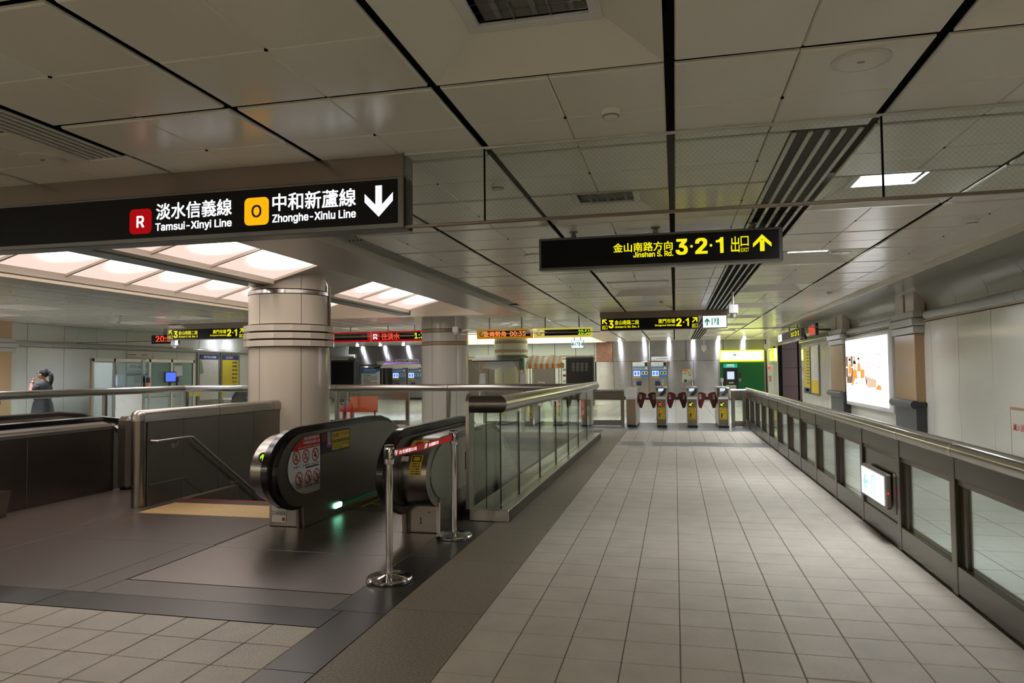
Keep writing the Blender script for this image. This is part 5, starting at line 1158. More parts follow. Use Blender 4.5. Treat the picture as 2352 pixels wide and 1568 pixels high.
def board(name, label, cat, x0, x1, y, z0, z1, m, lines=(), dep=.02):
    t = thing(name, label, cat, ((x0 + x1) / 2, y, z0)); obj('sheet', MB().box(x0, x1, y - dep, y, z0, z1), m, t)
    for a, c, q, r, mm in lines: obj('print', MB().box(x0 + (x1 - x0) * a, x0 + (x1 - x0) * c, y - dep - .004, y - dep, z0 + (z1 - z0) * q, z0 + (z1 - z0) * r), mm, t)
    return t
board('notice_board', 'long white notice above the ticket machine pair', 'notice', -1.15, -.25, 36.2, 1.97, 2.17, 'paper', ((.05, .2, .75, .85, 'red'), (.25, .85, .6, .68, 'inkgrey'), (.25, .9, .4, .47, 'inkgrey'), (.05, .2, .2, .3, 'red')))
p = board('poster_stand', 'small pale green poster on a stand between ticket machines and cash machine', 'poster', .35, .84, 35.6, .90, 1.53, 'offwhite', ((.02, .5, .82, .98, 'orange'), (.1, .35, .62, .7, 'mapgreen'), (.5, .8, .66, .73, 'mapgreen'), (.6, .9, .5, .56, 'lavender'), (.15, .45, .0, .2, 'green_dk'), (.55, .95, .0, .14, 'mapgreen'), (.85, 1.0, .84, .98, 'orange')))
obj('leg', MB().box(.58, .62, 35.6, 35.63, .0, .92), 'steel', p); obj('foot', MB().lathe(.6, 35.62, [(.18, 0), (.18, .02)], 16), 'steel', p)
t = thing('cash_machine', 'green cash machine booth with glowing yellow header at the far right', 'cash machine', (3.2, 36, 0)); y = 36.05
obj('body', MB().box(2.16, 4.22, y, 36.27, 0, 1.84, .006), 'green', t); h = obj('header', MB().box(2.16, 4.22, y - .1, 36.27, 1.88, 2.44, .02), 'g_atm_edge', t); obj('header_face', MB().box(2.21, 4.17, y - .106, y - .098, 1.94, 2.39), 'g_atm', t)
b = MB(); b.face([(2.86 + .10 * math.cos(k * .5236), y - .108, 2.19 + .06 * max(-.2, math.sin(k * .5236))) for k in range(12)]); b.face([(2.845, y - .108, 2.10), (2.875, y - .108, 2.10), (2.875, y - .108, 2.18), (2.845, y - .108, 2.18)]); obj('tree_emblem', b, 'g_teal', t)
obj('niche', MB().box(2.30, 3.0, y - .02, y, .02, 1.80, .01), 'black', t); obj('teal_sign', MB().box(2.32, 2.98, y - .03, y - .018, 1.58, 1.78), 'g_teal', t); tfront(t, '自動櫃員機', 2.48, 2.82, 1.68, 1.75, y - .033, 'g_white', .01); tfront(t, '24H ATM', 2.46, 2.84, 1.61, 1.65, y - .033, 'g_white', .01)
obj('console', MB().box(2.45, 2.86, y - .07, y - .018, .72, 1.42, .01), 'charcoal', t); obj('screen', MB().box(2.49, 2.82, y - .076, y - .068, 1.02, 1.39), 'g_screen', t); obj('card_slot', MB().box(2.56, 2.78, y - .08, y - .068, .82, .87), 'white', t); obj('shelf', MB().box(2.42, 2.90, y - .14, y - .018, .64, .72, .01), 'offwhite', t); obj('lower_door', MB().box(2.42, 2.90, y - .06, y - .018, .05, .63, .01), 'offwhite', t)
obj('telephone', MB().box(3.04, 3.14, y - .04, y, 1.05, 1.35, .02), 'ink', t); obj('telephone_box', MB().box(3.03, 3.15, y - .03, y, .90, 1.06, .01), 'steel', t); obj('door_seam', MB().box(3.24, 4.08, y - .006, y, .15, 1.76), 'green', t)
t = thing('cash_machine_sign', 'small glowing yellow sign on the right wall past the passage', 'sign', (4.3, 33, 2)); obj('box', MB().box(4.22, 4.35, 32.55, 33.3, 1.95, 2.42, .02), 'g_atm_edge', t); obj('face', MB().box(4.24, 4.34, 32.54, 32.55, 1.98, 2.39), 'g_atm', t)
t = thing('hydrant_cabinet', 'fire hydrant cabinet with a red lamp on the narrow white wall at the far right', 'cabinet', (4.33, 34.6, 1)); obj('door', MB().box(4.32, 4.36, 33.6, 35.4, .35, 1.70, .005), 'offwhite', t); obj('lamp', MB().tube([(4.25, 34.7, 1.55), (4.33, 34.7, 1.55)], .06, 12), 'g_redlamp', t); twallr(t, '消防栓', 35.1, 34.2, .9, 1.2, 4.317, 'red', .01)
# ================================================================== RIGHT WALL: LIGHT BOX, POSTERS, EXTINGUISHER DOOR
t = thing('light_box', 'bright advertising light box on the right wall showing pupils at desks', 'light box', (4.3, 17.6, .6)); xq = 4.235
obj('frame', MB().box(4.25, 4.36, 15.45, 19.42, .60, 2.28, .012), 'white', t); pr = obj('lit_sheet', MB().box(xq, 4.252, 15.75, 19.32, .69, 2.20), 'g_poster', t)
def pp(pts, m, nm, d=.002): b = MB(); b.face([(xq - d, 19.32 - 3.57 * u, .69 + 1.51 * v) for u, v in pts]); return obj(nm, b, m, pr)
for k in range(4): pp([(.005 + .07 * k, .40), (.06 + .07 * k, .40), (.06 + .07 * k, .74), (.005 + .07 * k, .74)], 'g_p_brown' if k % 2 == 0 else 'g_p_tan', 'print_shelf')
pp([(.02, .30), (.24, .30), (.24, .42), (.02, .42)], 'g_p_brown', 'print_desk'); pp([(.0, .55), (.26, .55), (.26, .57), (.0, .57)], 'g_poster', 'print_shelf', .003)
for u, v, s in ((.12, .60, .8), (.25, .52, 1.1), (.36, .62, .7)):
    pp([(u - .06 * s, v - .18 * s), (u + .07 * s, v - .18 * s), (u + .05 * s, v + .0), (u - .04 * s, v + .0)], 'g_p_orange', 'print_shirt', .004); pp([(u + .035 * s * math.cos(k * .7854), v + .05 * s + .055 * s * math.sin(k * .7854)) for k in range(8)], 'g_p_skin', 'print_face', .005); pp([(u + .038 * s * math.cos(k * .5), v + .08 * s + .055 * s * math.sin(k * .5)) for k in range(7)], 'g_p_black', 'print_hair', .006)
pp([(.15, .26), (.42, .30), (.40, .36), (.20, .40)], 'g_p_orange', 'print_desk', .006); pp([(.20, .27), (.50, .27), (.46, .36), (.26, .38)], 'g_poster', 'print_paper', .007); pp([(.27, .29), (.33, .31), (.32, .325), (.26, .305)], 'g_p_blue', 'print_paper', .008)
pp([(.40, .38), (.50, .40), (.50, .53), (.41, .52)], 'g_p_orange', 'print_chair', .006); pp([(.50, .43), (.78, .37), (.76, .35), (.56, .34)], 'g_p_tan', 'print_desk', .006); pp([(.52, .42), (.57, .34), (.57, .25), (.53, .33)], 'g_p_brown', 'print_desk', .007); pp([(.58, .34), (.77, .355), (.77, .27), (.58, .25)], 'g_p_tan', 'print_desk', .007); pp([(.75, .235), (.88, .235), (.86, .30), (.80, .305)], 'g_p_orange', 'print_chair', .006)
for k, (u, v) in enumerate(((.78, .80), (.78, .72), (.56, .60), (.56, .53), (.67, .57), (.78, .60), (.78, .53))): twallr(pr, ('招生', '開課', '國語', '數學', '英文', '自然', '社會')[k], 19.32 - 3.57 * u, 19.32 - 3.57 * (u + .08), .69 + 1.51 * v, .69 + 1.51 * (v + .035), xq - .004, 'g_p_red', .01)
twallr(pr, '課後安親班', 19.32 - 3.57 * .55, 19.32 - 3.57 * .86, .69 + 1.51 * .40, .69 + 1.51 * .455, xq - .004, 'g_p_grey', .01)
def wposter(y0, y1, z0, z1, label, base, spec, words=()):
    t = thing('wall_poster', label, 'poster', (4.33, (y0 + y1) / 2, z0)); obj('frame', MB().box(4.325, 4.358, y0 - .05, y1 + .05, z0 - .05, z1 + .05, .006), 'steel_mid', t); obj('sheet', MB().box(4.318, 4.327, y0, y1, z0, z1), base, t)
    for a, c, q, r, m in spec: obj('print', MB().box(4.314, 4.318, y1 - (y1 - y0) * c, y1 - (y1 - y0) * a, z0 + (z1 - z0) * q, z0 + (z1 - z0) * r), m, t)
wposter(24.75, 25.85, .72, 2.2, 'tall yellow exit information poster on the right wall beyond the pilaster', 'yellow', [(.55, .9, .9 - .07 * k, .92 - .07 * k, 'ink') for k in range(11)] + [(0, 1, 0, .1, 'navy'), (.4, .8, .02, .08, 'paper')])
wposter(23.3, 24.5, .72, 2.2, 'pale street map poster with yellow lower part on the right wall', 'offwhite', [(0, 1, 0, .28, 'gate_yellow')] + [(.1 + .13 * (k % 6), .13 + .13 * (k % 6), .35 + .05 * (k % 11), .36 + .05 * (k % 11), 'inkgrey') for k in range(24)])
t = thing('extinguisher_door', 'recessed white extinguisher cupboard door with red characters in the right wall', 'cupboard', (4.35, 10.2, .5)); obj('frame', MB().box(4.345, 4.36, 9.7, 10.66, -.0, .98, .003), 'beige', t); obj('door', MB().box(4.335, 4.347, 9.72, 10.62, .01, .945, .004), 'wall', t); twallr(t, '滅火器', 10.56, 10.24, .68, .77, 4.333, 'red', .01)
# ================================================================== KIOSK, STALLS
def kiosk(x0, x1, y, z1, label, vents):
    t = thing('vending_kiosk', label, 'kiosk', ((x0 + x1) / 2, y, 0)); obj('cabinet', MB().box(x0, x1, y, y + .6, 0, z1, .05), 'black', t); obj('front', MB().box(x0 + .05, x1 - .05, y - .01, y, .1, z1 - .09, .004), 'signblack', t)
    if vents:
        for a in range(4):
            for k in range(6): obj('vent', MB().box(x0 + .27 + .19 * a, x0 + .39 + .19 * a, y - .016, y - .009, 1.50 + .062 * k, 1.512 + .062 * k), 'inkgrey', t)
    obj('trim', MB().box(x0 + .02, x1 - .02, y - .012, y + .02, z1 - .08, z1 - .03), 'charcoal', t)
kiosk(-4.58, -3.40, 30, 2.12, 'black kiosk cabinet with rows of vent slots near the far steel wall', True); kiosk(-17.2, -15.85, 33, 2.15, 'plain black kiosk cabinet left of the entry notice board', False)
t = thing('market_stall', 'wooden market stall with a dark sloping roof behind the rear handrail', 'stall', (-6.2, 24.5, 0))
b = MB(); b.prism([(24.2, 1.90), (24.9, 2.10), (25.3, 2.02), (25.3, 1.99), (24.9, 2.06), (24.2, 1.86)], 'x', -7.1, -5.25); obj('roof', b, 'charcoal', t)
for x, y in ((-6.85, 24.4), (-5.4, 24.4), (-6.85, 25.2), (-5.4, 25.2)):
    obj('pole', MB().tube([(x, y, 0), (x, y, 1.9)], .04, 8), 'pole_wood', t)
for x, d in ((-6.85, -.25), (-6.85, .25), (-5.4, -.14), (-5.4, .14)): obj('brace', MB().tube([(x, 24.4, 1.45), (x + d, 24.35, 1.88)], .022, 8), 'pole_wood', t)
P = [(-6.72, 1.88), (-5.42, 1.88), (-5.42, 1.68), (-5.86, 1.68), (-5.86, 1.46), (-6.0, 1.46), (-6.0, 1.62), (-6.12, 1.66), (-6.22, 1.60), (-6.40, 1.57), (-6.55, 1.61), (-6.70, 1.62), (-6.74, 1.70)]
obj('hanging_banner', MB().prism(P, 'y', 24.42, 24.44), 'rubbish', t); obj('side_banner', MB().box(-5.36, -5.22, 24.25, 24.4, 1.55, 1.98, .01), 'green_dk', t); obj('counter', MB().box(-6.9, -5.35, 24.4, 25.2, .82, .90, .01), 'pole_wood', t); obj('sack', MB().box(-6.82, -6.6, 24.3, 24.4, 1.0, 1.45, .03), 'rubbish', t); obj('sack', MB().box(-5.34, -5.15, 24.3, 24.42, .8, 1.45, .03), 'rubbish', t)
t = thing('striped_stall', 'small stall with a yellow and white striped awning next to the dark roofed stall', 'stall', (-4.6, 25, 0))
n = 12; xa, xb = -5.24, -3.98
for k in range(n):
    a = xa + (xb - xa) * k / n; c = xa + (xb - xa) * (k + 1) / n; q = (k / n - .5) * .1
    b = MB(); b.face([(a, 24.8, 1.76), (c, 24.8, 1.76), (c - .03, 25.4, 2.06 + .03 * math.sin(k)), (a - .03 if k else a + .06, 25.4, 2.06 + .03 * math.sin(k - 1))]); b.face([(c, 24.8, 1.755), (a, 24.8, 1.755), (a, 25.4, 2.03), (c, 25.4, 2.03)])
    st = obj('stripe', b, 'white' if k % 2 == 0 else 'straw', t)
    b = MB(); b.prism([(a, 1.765), (c, 1.765), (c, 1.60), ((a + c) / 2, 1.575 + .02 * (k % 3)), (a, 1.60)], 'y', 24.795, 24.80); obj('valance', b, 'orange' if k % 2 else 'white', t)
for x in (-5.1, -4.05): obj('pole', MB().tube([(x, 24.9, 0), (x, 24.9, 1.75)], .022, 8), 'offwhite', t); obj('pole', MB().tube([(x, 25.5, 0), (x, 25.5, 2.0)], .022, 8), 'offwhite', t)
obj('frill', MB().box(-3.99, -3.86, 24.8, 25.0, 1.6, 1.80, .03), 'skin_print', t); obj('counter', MB().box(-5.15, -4.0, 24.85, 25.5, .85, .92, .01), 'offwhite', t); obj('pot', MB().lathe(-4.75, 25.1, [(.13, .92), (.15, 1.05), (.14, 1.10)], 14), 'steel', t)
for k in range(4): obj('hanging_tag', MB().box(-3.9, -3.8, 24.88, 24.9, 1.50 - .2 * k, 1.58 - .2 * k), 'paper' if k % 2 == 0 else 'orange_wrap', t)
t = board('warning_sheet', 'small blue door sign on the grey doors behind the striped stall', 'sign', -7.4, -7.1, 36.22, 1.7, 1.9, 'navy')
# ================================================================== LEFT MACHINE AREA
t = thing('entry_notice', 'framed blue and white entry notice board beside the left ticket machines', 'notice', (-16.3, 36, 0)); obj('frame', MB().box(-16.98, -15.65, 35.95, 36.1, .2, 1.83, .02), 'chrome', t); obj('leg', MB().box(-16.9, -16.8, 36.0, 36.08, 0, .21), 'chrome', t); obj('leg', MB().box(-15.83, -15.73, 36.0, 36.08, 0, .21), 'chrome', t); obj('sheet', MB().box(-16.86, -15.77, 35.94, 35.955, .3, 1.73), 'paper', t)
b = MB(); b.face([(-16.86, 35.937, 1.73), (-15.77, 35.937, 1.73), (-15.77, 35.937, 1.58), (-15.90, 35.937, 1.56), (-16.05, 35.937, 1.45), (-16.86, 35.937, 1.45)]); obj('blue_head', b, 'blue', t); tfront(t, '車站進出注意事項', -16.72, -16.0, 1.60, 1.69, 35.935, 'white', .01); tfront(t, 'Notice on Station Entry', -16.72, -16.0, 1.50, 1.56, 35.935, 'white', .01)
for k, s in enumerate(('• 需另行購票。', '• 使用車票，請由專用閘門', '  通行車站，可依公告資訊', '  辦理退票。', '• 禁止在車站及列車內飲食', '  吸煙及嚼食口香糖，違者', '  依法處罰並請配合安全')): tfront(t, s, -16.75, -15.9 - (.4 if k in (0, 3) else 0), 1.31 - .105 * k, 1.385 - .105 * k, 35.937, 'ink' if k != 1 else 'blue', .01)
t = thing('awning', 'purple and white scalloped canopy above the left ticket machines', 'canopy', (-14.6, 35.6, 1.75)); obj('top', MB().prism([(35.5, 1.93), (35.9, 2.04), (35.9, 1.98), (35.5, 1.86)], 'x', -15.45, -13.3), 'purple', t)
P = [(-15.55, 1.74), (-13.2, 1.74), (-13.25, 1.93)] + [(-13.25 - .11 * k, 1.93 + (.025 if k % 2 else 0)) for k in range(1, 20)] + [(-15.42, 1.93)]
obj('wall_arm', MB().box(-15.3, -15.25, 35.9, 36.28, 1.95, 2.0), 'steel_mid', t); obj('wall_arm', MB().box(-13.5, -13.45, 35.9, 36.28, 1.95, 2.0), 'steel_mid', t)
obj('white_valance', MB().prism(P, 'y', 35.48, 35.5), 'white', t)
t = board('banner', 'white banner with black Latin letters above the purple canopy', 'banner', -14.75, -13.42, 35.7, 2.03, 2.2, 'paper', ((.02, .98, .0, .05, 'inkgrey'),)); tfront(t, 'TPASS', -14.68, -14.22, 2.06, 2.16, 35.67, 'ink', .02); tfront(t, '基北北桃', -13.85, -13.47, 2.06, 2.16, 35.67, 'navy', .01); obj('green_swoosh', MB().prism([(-14.17, 2.07)] + [(-14.07 + .1 * math.cos(a), 2.07 + .07 * math.sin(a)) for a in [math.pi * (1 - k / 8) for k in range(9)]] + [(-13.97, 2.07)], 'y', 35.666, 35.67), 'green', t)
board('banner', 'white notice strip left of the purple canopy', 'banner', -15.9, -15.0, 35.9, 1.93, 2.12, 'paper', ((.02, .2, .8, .9, 'red'), (.25, .8, .6, .67, 'inkgrey'), (.25, .9, .4, .47, 'inkgrey'), (.02, .2, .35, .4, 'red')))
# things behind the rear railing
t = thing('extinguisher_stand', 'red and orange covered rack behind the rear handrail', 'rack', (-8.5, 17.2, 0)); obj('board', MB().box(-8.55, -7.75, 17.5, 17.53, .45, .88), 'orange_wrap', t); obj('leg', MB().box(-8.5, -8.46, 17.5, 17.54, 0, .5), 'steel_mid', t); obj('leg', MB().box(-7.85, -7.81, 17.5, 17.54, 0, .5), 'steel_mid', t)
for x, y, s, l in ((-8.62, 17.2, .85, 'shorter red fire extinguisher behind the rear handrail'), (-8.36, 17.1, 1.0, 'taller red fire extinguisher with a hose behind the rear handrail')):
    t = thing('fire_extinguisher', l, 'fire extinguisher', (x, y, 0)); z = .12
    obj('cylinder', MB().lathe(x, y, [(.07, z), (.085, z + .02), (.085, z + .50 * s), (.06, z + .58 * s), (.025, z + .62 * s)], 18), 'red', t, True); obj('valve', MB().lathe(x, y, [(.025, z + .62 * s), (.025, z + .70 * s)], 10), 'black', t); obj('lever', MB().box(x - .02, x + .10, y - .012, y + .012, z + .70 * s, z + .72 * s), 'steel', t); obj('hose', MB().tube([(x - .02, y, z + .66 * s), (x - .10, y, z + .72 * s), (x - .12, y - .03, z + .55 * s), (x - .10, y - .05, z + .25 * s)], .012, 8), 'rubber', t, True); obj('label', MB().lathe(x, y, [(.0865, z + .18), (.0865, z + .36)], 10, a0=-2.2, a1=-.9), 'paper', t); obj('base', MB().box(x - .11, x + .11, y - .11, y + .11, 0, z, .02), 'black', t)
t = thing('steel_sign_stand', 'steel stand with a blank dark plate on two bent legs behind the rear handrail', 'stand', (-10.1, 17.4, 0)); obj('plate', MB().box(-10.65, -9.4, 17.4, 17.43, .66, .95, .004), 'bronze', t)
for x in (-10.6, -9.48): obj('leg', MB().tube([(x, 17.42, .8), (x, 17.42, .55), (x - .22, 17.25, .0)], .02, 8), 'chrome', t, True)
t = thing('black_cabinet', 'low black cabinet just right of the big column behind the handrail', 'cabinet', (-11.3, 17.6, 0)); obj('body', MB().box(-11.6, -10.75, 17.4, 18.0, 0, .82, .02), 'black', t); obj('top', MB().box(-11.62, -10.73, 17.38, 18.02, .82, .86, .01), 'charcoal', t)
t = thing('inner_fence', 'glazed steel fence line behind the rear handrail', 'fence', (-8.5, 18.9, 0))
for a, c in ((-10.9, -9.3), (-9.2, -7.4), (-5.2, -3.8), (-3.75, -2.35)):
    obj('post', MB().box(a, a + .09, 18.85, 18.95, 0, .97, .004), 'steel_mid', t); obj('post', MB().box(c - .09, c, 18.85, 18.95, 0, .97, .004), 'steel_mid', t); obj('top_panel', MB().box(a + .09, c - .09, 18.87, 18.93, .74, .97, .004), 'steel_mid', t); obj('pane', MB().box(a + .09, c - .09, 18.896, 18.904, .14, .74), 'glass', t); obj('sill', MB().box(a + .09, c - .09, 18.87, 18.93, .02, .14, .004), 'steel_mid', t)
# ================================================================== STATION OFFICE AND LEFT WALL
t = thing('station_office', 'glazed station office counter booth against the left wall', 'booth', (-16.3, 19, 0)); x = -16.3
for y in (16.95, 17.75, 18.95, 19.2, 20.2, 21.3): obj('mullion', MB().box(x - .05, x + .03, y - .045, y + .045, 0, 2.0, .006), 'steel', t)
obj('head_rail', MB().box(x - .05, x + .03, 16.9, 21.35, 1.90, 2.0, .006), 'steel', t); obj('counter', MB().box(x - .35, x + .12, 18.9, 21.35, 1.0, 1.06, .008), 'charcoal', t)
obj('door_rail', MB().box(x - .04, x + .02, 17.0, 17.7, .98, 1.06), 'steel', t); obj('frosted_pane', MB().box(x - .012, x, 17.0, 17.7, 1.06, 1.9), 'frost', t); obj('frosted_pane', MB().box(x - .012, x, 17.0, 17.7, .1, .98), 'frost', t)
obj('sliding_frame', MB().box(x + .03, x + .06, 17.75, 17.82, 1.05, 1.95), 'chrome', t); obj('sliding_frame', MB().box(x + .03, x + .06, 18.85, 18.95, 1.0, 1.98), 'chrome', t); obj('sliding_frame', MB().box(x + .03, x + .06, 17.8, 18.9, 1.04, 1.12), 'chrome', t)
for a, c in ((17.8, 18.9), (19.0, 19.16), (19.25, 20.15), (20.25, 21.25)): obj('pane', MB().box(x - .008, x, a, c, 1.08, 1.9), 'glass_booth', t)
for a, c in ((17.8, 18.95), (18.95, 20.1), (20.1, 21.3)): obj('front_panel', MB().box(x - .03, x, a + .006, c - .006, .05, 1.0, .004), 'door_grey' if a > 18 else 'capital', t)
obj('side_pane', MB().box(-18, x, 21.3, 21.31, 1.06, 1.9), 'glass_booth', t); obj('steel_strip', MB().box(x, x + .012, 18.95, 20.4, .78, .80), 'chrome', t); obj('paper_sheet', MB().box(x - .006, x + .002, 20.35, 20.75, 1.45, 1.80), 'paper', t); obj('yellow_notice', MB().box(x + .005, x + .012, 20.9, 21.7, .74, .94), 'yellow', t)
t = thing('monitor', 'blue lit computer screen on the station office counter', 'monitor', (-16.2, 20.0, 1.06)); obj('base', MB().box(-16.3, -16.1, 19.85, 20.15, 1.06, 1.085, .008), 'black', t); obj('stem', MB().box(-16.22, -16.18, 19.97, 20.03, 1.085, 1.26), 'black', t); obj('bezel', MB().box(-16.22, -16.17, 19.75, 20.30, 1.25, 1.60, .012), 'black', t); obj('screen', MB().box(-16.172, -16.165, 19.79, 20.26, 1.28, 1.57), 'g_screenblue', t)
t = thing('tissue_box', 'red and white box on the station office counter', 'box', (-16.25, 21, 1.06)); obj('carton', MB().box(-16.35, -16.15, 20.75, 21.05, 1.06, 1.14, .006), 'red', t); obj('tissue', MB().box(-16.3, -16.2, 20.95, 21.2, 1.06, 1.12, .02), 'paper', t)
for y, l in ((18.98, 'orange capped card reader at the first office window'), (20.3, 'black card reader beside the last office window')):
    t = thing('card_reader', l, 'card reader', (-16.15, y, 1.06)); obj('stand', MB().box(-16.18, -16.12, y - .03, y + .03, 1.06, 1.25, .006), 'orange_wrap' if y < 19 else 'charcoal', t); obj('head', MB().box(-16.2, -16.11, y - .05, y + .05, 1.25, 1.42, .01), 'black', t)
def lsheet(name, label, cat, y0, y1, z0, z1, m, spec=(), dep=.02, x=-18.0, words=()):
    t = thing(name, label, cat, (x, (y0 + y1) / 2, z0)); obj('sheet', MB().box(x, x + dep, y0, y1, z0, z1), m, t)
    for a, c, q, r, mm in spec: obj('print', MB().box(x + dep, x + dep + .004, y0 + (y1 - y0) * a, y0 + (y1 - y0) * c, z0 + (z1 - z0) * q, z0 + (z1 - z0) * r), mm, t)
    for s, a, c, q, r, mm in words: twalll(t, s, y0 + (y1 - y0) * a, y0 + (y1 - y0) * c, z0 + (z1 - z0) * q, z0 + (z1 - z0) * r, x + dep + .006, mm, .012)
    return t
lsheet('wall_notice', 'white notice with red headline above the office on the left wall', 'notice', 20.15, 21.3, 2.02, 2.24, 'paper', ((.05, .35, .72, .84, 'red'), (.55, .8, .72, .84, 'red'), (.05, .9, .3, .36, 'orange'), (.05, .7, .12, .17, 'inkgrey')))
lsheet('wall_notice', 'opening hours notice seen through the office glass', 'notice', 20.15, 21.25, 1.15, 1.93, 'paper', ((.0, 1, .42, .52, 'ink'), (.05, .95, .58, .6, 'inkgrey'), (.05, .95, .62, .64, 'inkgrey')) + tuple((.3, .95, .35 - .05 * k, .37 - .05 * k, 'inkgrey') for k in range(6)), words=(('每日', .1, .35, .78, .9, 'ink'), ('06:15-00:40', .42, .98, .76, .88, 'ink')))
fr = thing('map_case', 'framed street map with navy header on the left wall', 'map', (-17.95, 24.5, 1)); obj('frame', MB().box(-18, -17.95, 23.7, 25.05, .3, 2.36, .01), 'steel_mid', fr); obj('sheet', MB().box(-17.95, -17.94, 23.82, 24.95, .5, 2.08), 'offwhite', fr); obj('header', MB().box(-17.95, -17.938, 23.82, 24.95, 2.08, 2.28), 'navy', fr); twalll(fr, '東門站位置圖', 24.05, 24.8, 2.13, 2.22, -17.936, 'white', .01)
b = MB(); b.face([(-17.937, 23.82, 2.05), (-17.937, 23.82, 1.5), (-17.937, 24.05, 1.55), (-17.937, 23.92, 2.05)]); obj('park', b, 'mapgreen', fr); b = MB()
for k in range(60): q, r = 23.9 + random.random(), .6 + 1.4 * random.random(); b.box(-17.94, -17.936, q, q + .03, r, r + .012)
o = obj('street_names', b, 'inkgrey', fr); o['kind'] = 'stuff'
fr = thing('exit_list', 'framed yellow exit list with navy header on the left wall', 'poster', (-17.95, 25.6, 1)); obj('frame', MB().box(-18, -17.95, 25.12, 26.4, .3, 2.36, .01), 'steel_mid', fr); obj('sheet', MB().box(-17.95, -17.94, 25.22, 26.3, .5, 2.08), 'yellow', fr); obj('header', MB().box(-17.95, -17.938, 25.22, 26.3, 2.08, 2.28), 'navy', fr); twalll(fr, '出口資訊', 25.45, 25.9, 2.13, 2.22, -17.936, 'gate_yellow', .01)
for k, s in enumerate(('金山南路', '信義路', '東門市場', '永康公園', '麗水街', '中正紀念堂', '仁愛路', '大安森林')): twalll(fr, s, 25.85, 26.2, 1.94 - .16 * k, 2.02 - .16 * k, -17.936, 'ink', .012)
t = thing('information_terminal', 'dark upright terminal with a lit screen beside the big column', 'terminal', (-13.3, 21.5, 0)); obj('body', MB().box(-13.55, -12.75, 21.5, 21.8, 0, 1.62, .02), 'charcoal', t); obj('screen', MB().box(-13.32, -12.8, 21.49, 21.5, 1.1, 1.5), 'g_screen', t); obj('side_case', MB().box(-13.95, -13.55, 21.6, 21.8, 0, 1.5, .02), 'navy', t)
t = thing('bench_rail', 'dark padded bumper rail end behind the left handrail', 'rail', (-16.6, 13.6, 0)); obj('bar', MB().tube([(-17.4, 13.2, .85), (-16.6, 14.4, .85)], .075, 14), 'charcoal', t, True); obj('plinth', MB().box(-17.9, -16.9, 12.6, 13.9, 0, .95, .01), 'charcoal', t)
# ================================================================== PEOPLE
def skin(name, joints, edges, m, parent, subs=2):
    me = bpy.data.meshes.new(name); me.from_pydata([j[0] for j in joints], edges, []); o = bpy.data.objects.new(name, me); C.objects.link(o)
    s = o.modifiers.new('skin', 'SKIN'); s.use_smooth_shade = True
    for i, j in enumerate(joints):
        r = j[1]; me.skin_vertices[0].data[i].radius = r if isinstance(r, tuple) else (r, r); me.skin_vertices[0].data[i].use_root = (i == 0)
    u = o.modifiers.new('sub', 'SUBSURF'); u.levels = subs; u.render_levels = subs
    dg = bpy.context.evaluated_depsgraph_get(); m2 = bpy.data.meshes.new_from_object(o.evaluated_get(dg)); bpy.data.objects.remove(o)
    m2.name = name; m2.materials.clear(); m2.materials.append(M[m]); m2.polygons.foreach_set('use_smooth', [True] * len(m2.polygons))
    r = bpy.data.objects.new(name, m2); C.objects.link(r); r.parent = parent; return r
def blob(name, c, r, m, parent, rot=0, n=16):
    b = MB(); k = n // 2; rings = []
    for i in range(k + 1):
        a = -math.pi / 2 + math.pi * i / k; rings.append((max(1e-4, math.cos(a)), math.sin(a)))
    b.lathe(0, 0, [(q, z) for q, z in rings], n); b.v = [(c[0] + x * r[0], c[1] + y * r[1], c[2] + z * r[2]) for x, y, z in b.v]
    w = woff(parent); b.v = [(x + w.x, y + w.y, z + w.z) for x, y, z in b.v]; return obj(name, b, m, parent, True)
# woman behind the left handrail, facing left, hand at her chin (local: +x is where she looks)
p = thing('person', 'person with dark ponytail and dark clothes standing behind the left handrail, hand at the chin', 'person', (-13.84, 13.03, 0)); p.rotation_euler = (0, 0, 0)
J = [((0, 0, .93), (.12, .14)), ((0, 0, 1.10), (.11, .12)), ((.0, 0, 1.27), (.09, .11)), ((-.01, 0, 1.37), (.06, .07)), ((0, 0, 1.45), (.055, .055)), ((.015, 0, 1.53), (.06, .06)), ((.02, 0, 1.60), (.09, .075)), ((.015, 0, 1.67), (.085, .075)),
     ((0, .165, 1.36), (.045, .045)), ((.10, .225, 1.15), (.046, .046)), ((.165, .13, 1.37), (.036, .036)), ((.150, .085, 1.455), (.030, .026)),
     ((0, -.165, 1.36), (.045, .045)), ((.02, -.235, 1.12), (.045, .045)), ((.14, -.21, .95), (.036, .036)), ((.19, -.19, .90), (.032, .028)),
     ((0, -.09, .86), (.10, .10)), ((.03, -.10, .48), (.065, .065)), ((0, -.10, .09), (.045, .045)), ((.13, -.10, .04), (.04, .035)),
     ((0, .09, .86), (.10, .10)), ((-.04, .10, .48), (.065, .065)), ((-.10, .10, .09), (.045, .045)), ((.03, .10, .04), (.04, .035))]
Ed = [(0, 1), (1, 2), (2, 3), (3, 4), (4, 5), (5, 6), (6, 7), (3, 8), (8, 9), (9, 10), (10, 11), (3, 12), (12, 13), (13, 14), (14, 15), (0, 16), (16, 17), (17, 18), (18, 19), (0, 20), (20, 21), (21, 22), (22, 23)]
skin('body', J, Ed, 'skin', p)
for k, (dy, l) in enumerate(((-.018, .055), (-.006, .062), (.006, .058), (.018, .048))): skin('finger', [((.152, .09 + dy, 1.432), .012), ((.158, .082 + dy, 1.455 + l * .55), .011), ((.138, .07 + dy, 1.463 + l), .009)], [(0, 1), (1, 2)], 'skin', p, 1)
skin('finger', [((.140, .09, 1.43), .012), ((.118, .084, 1.465), .011), ((.108, .078, 1.495), .009)], [(0, 1), (1, 2)], 'skin', p, 1)
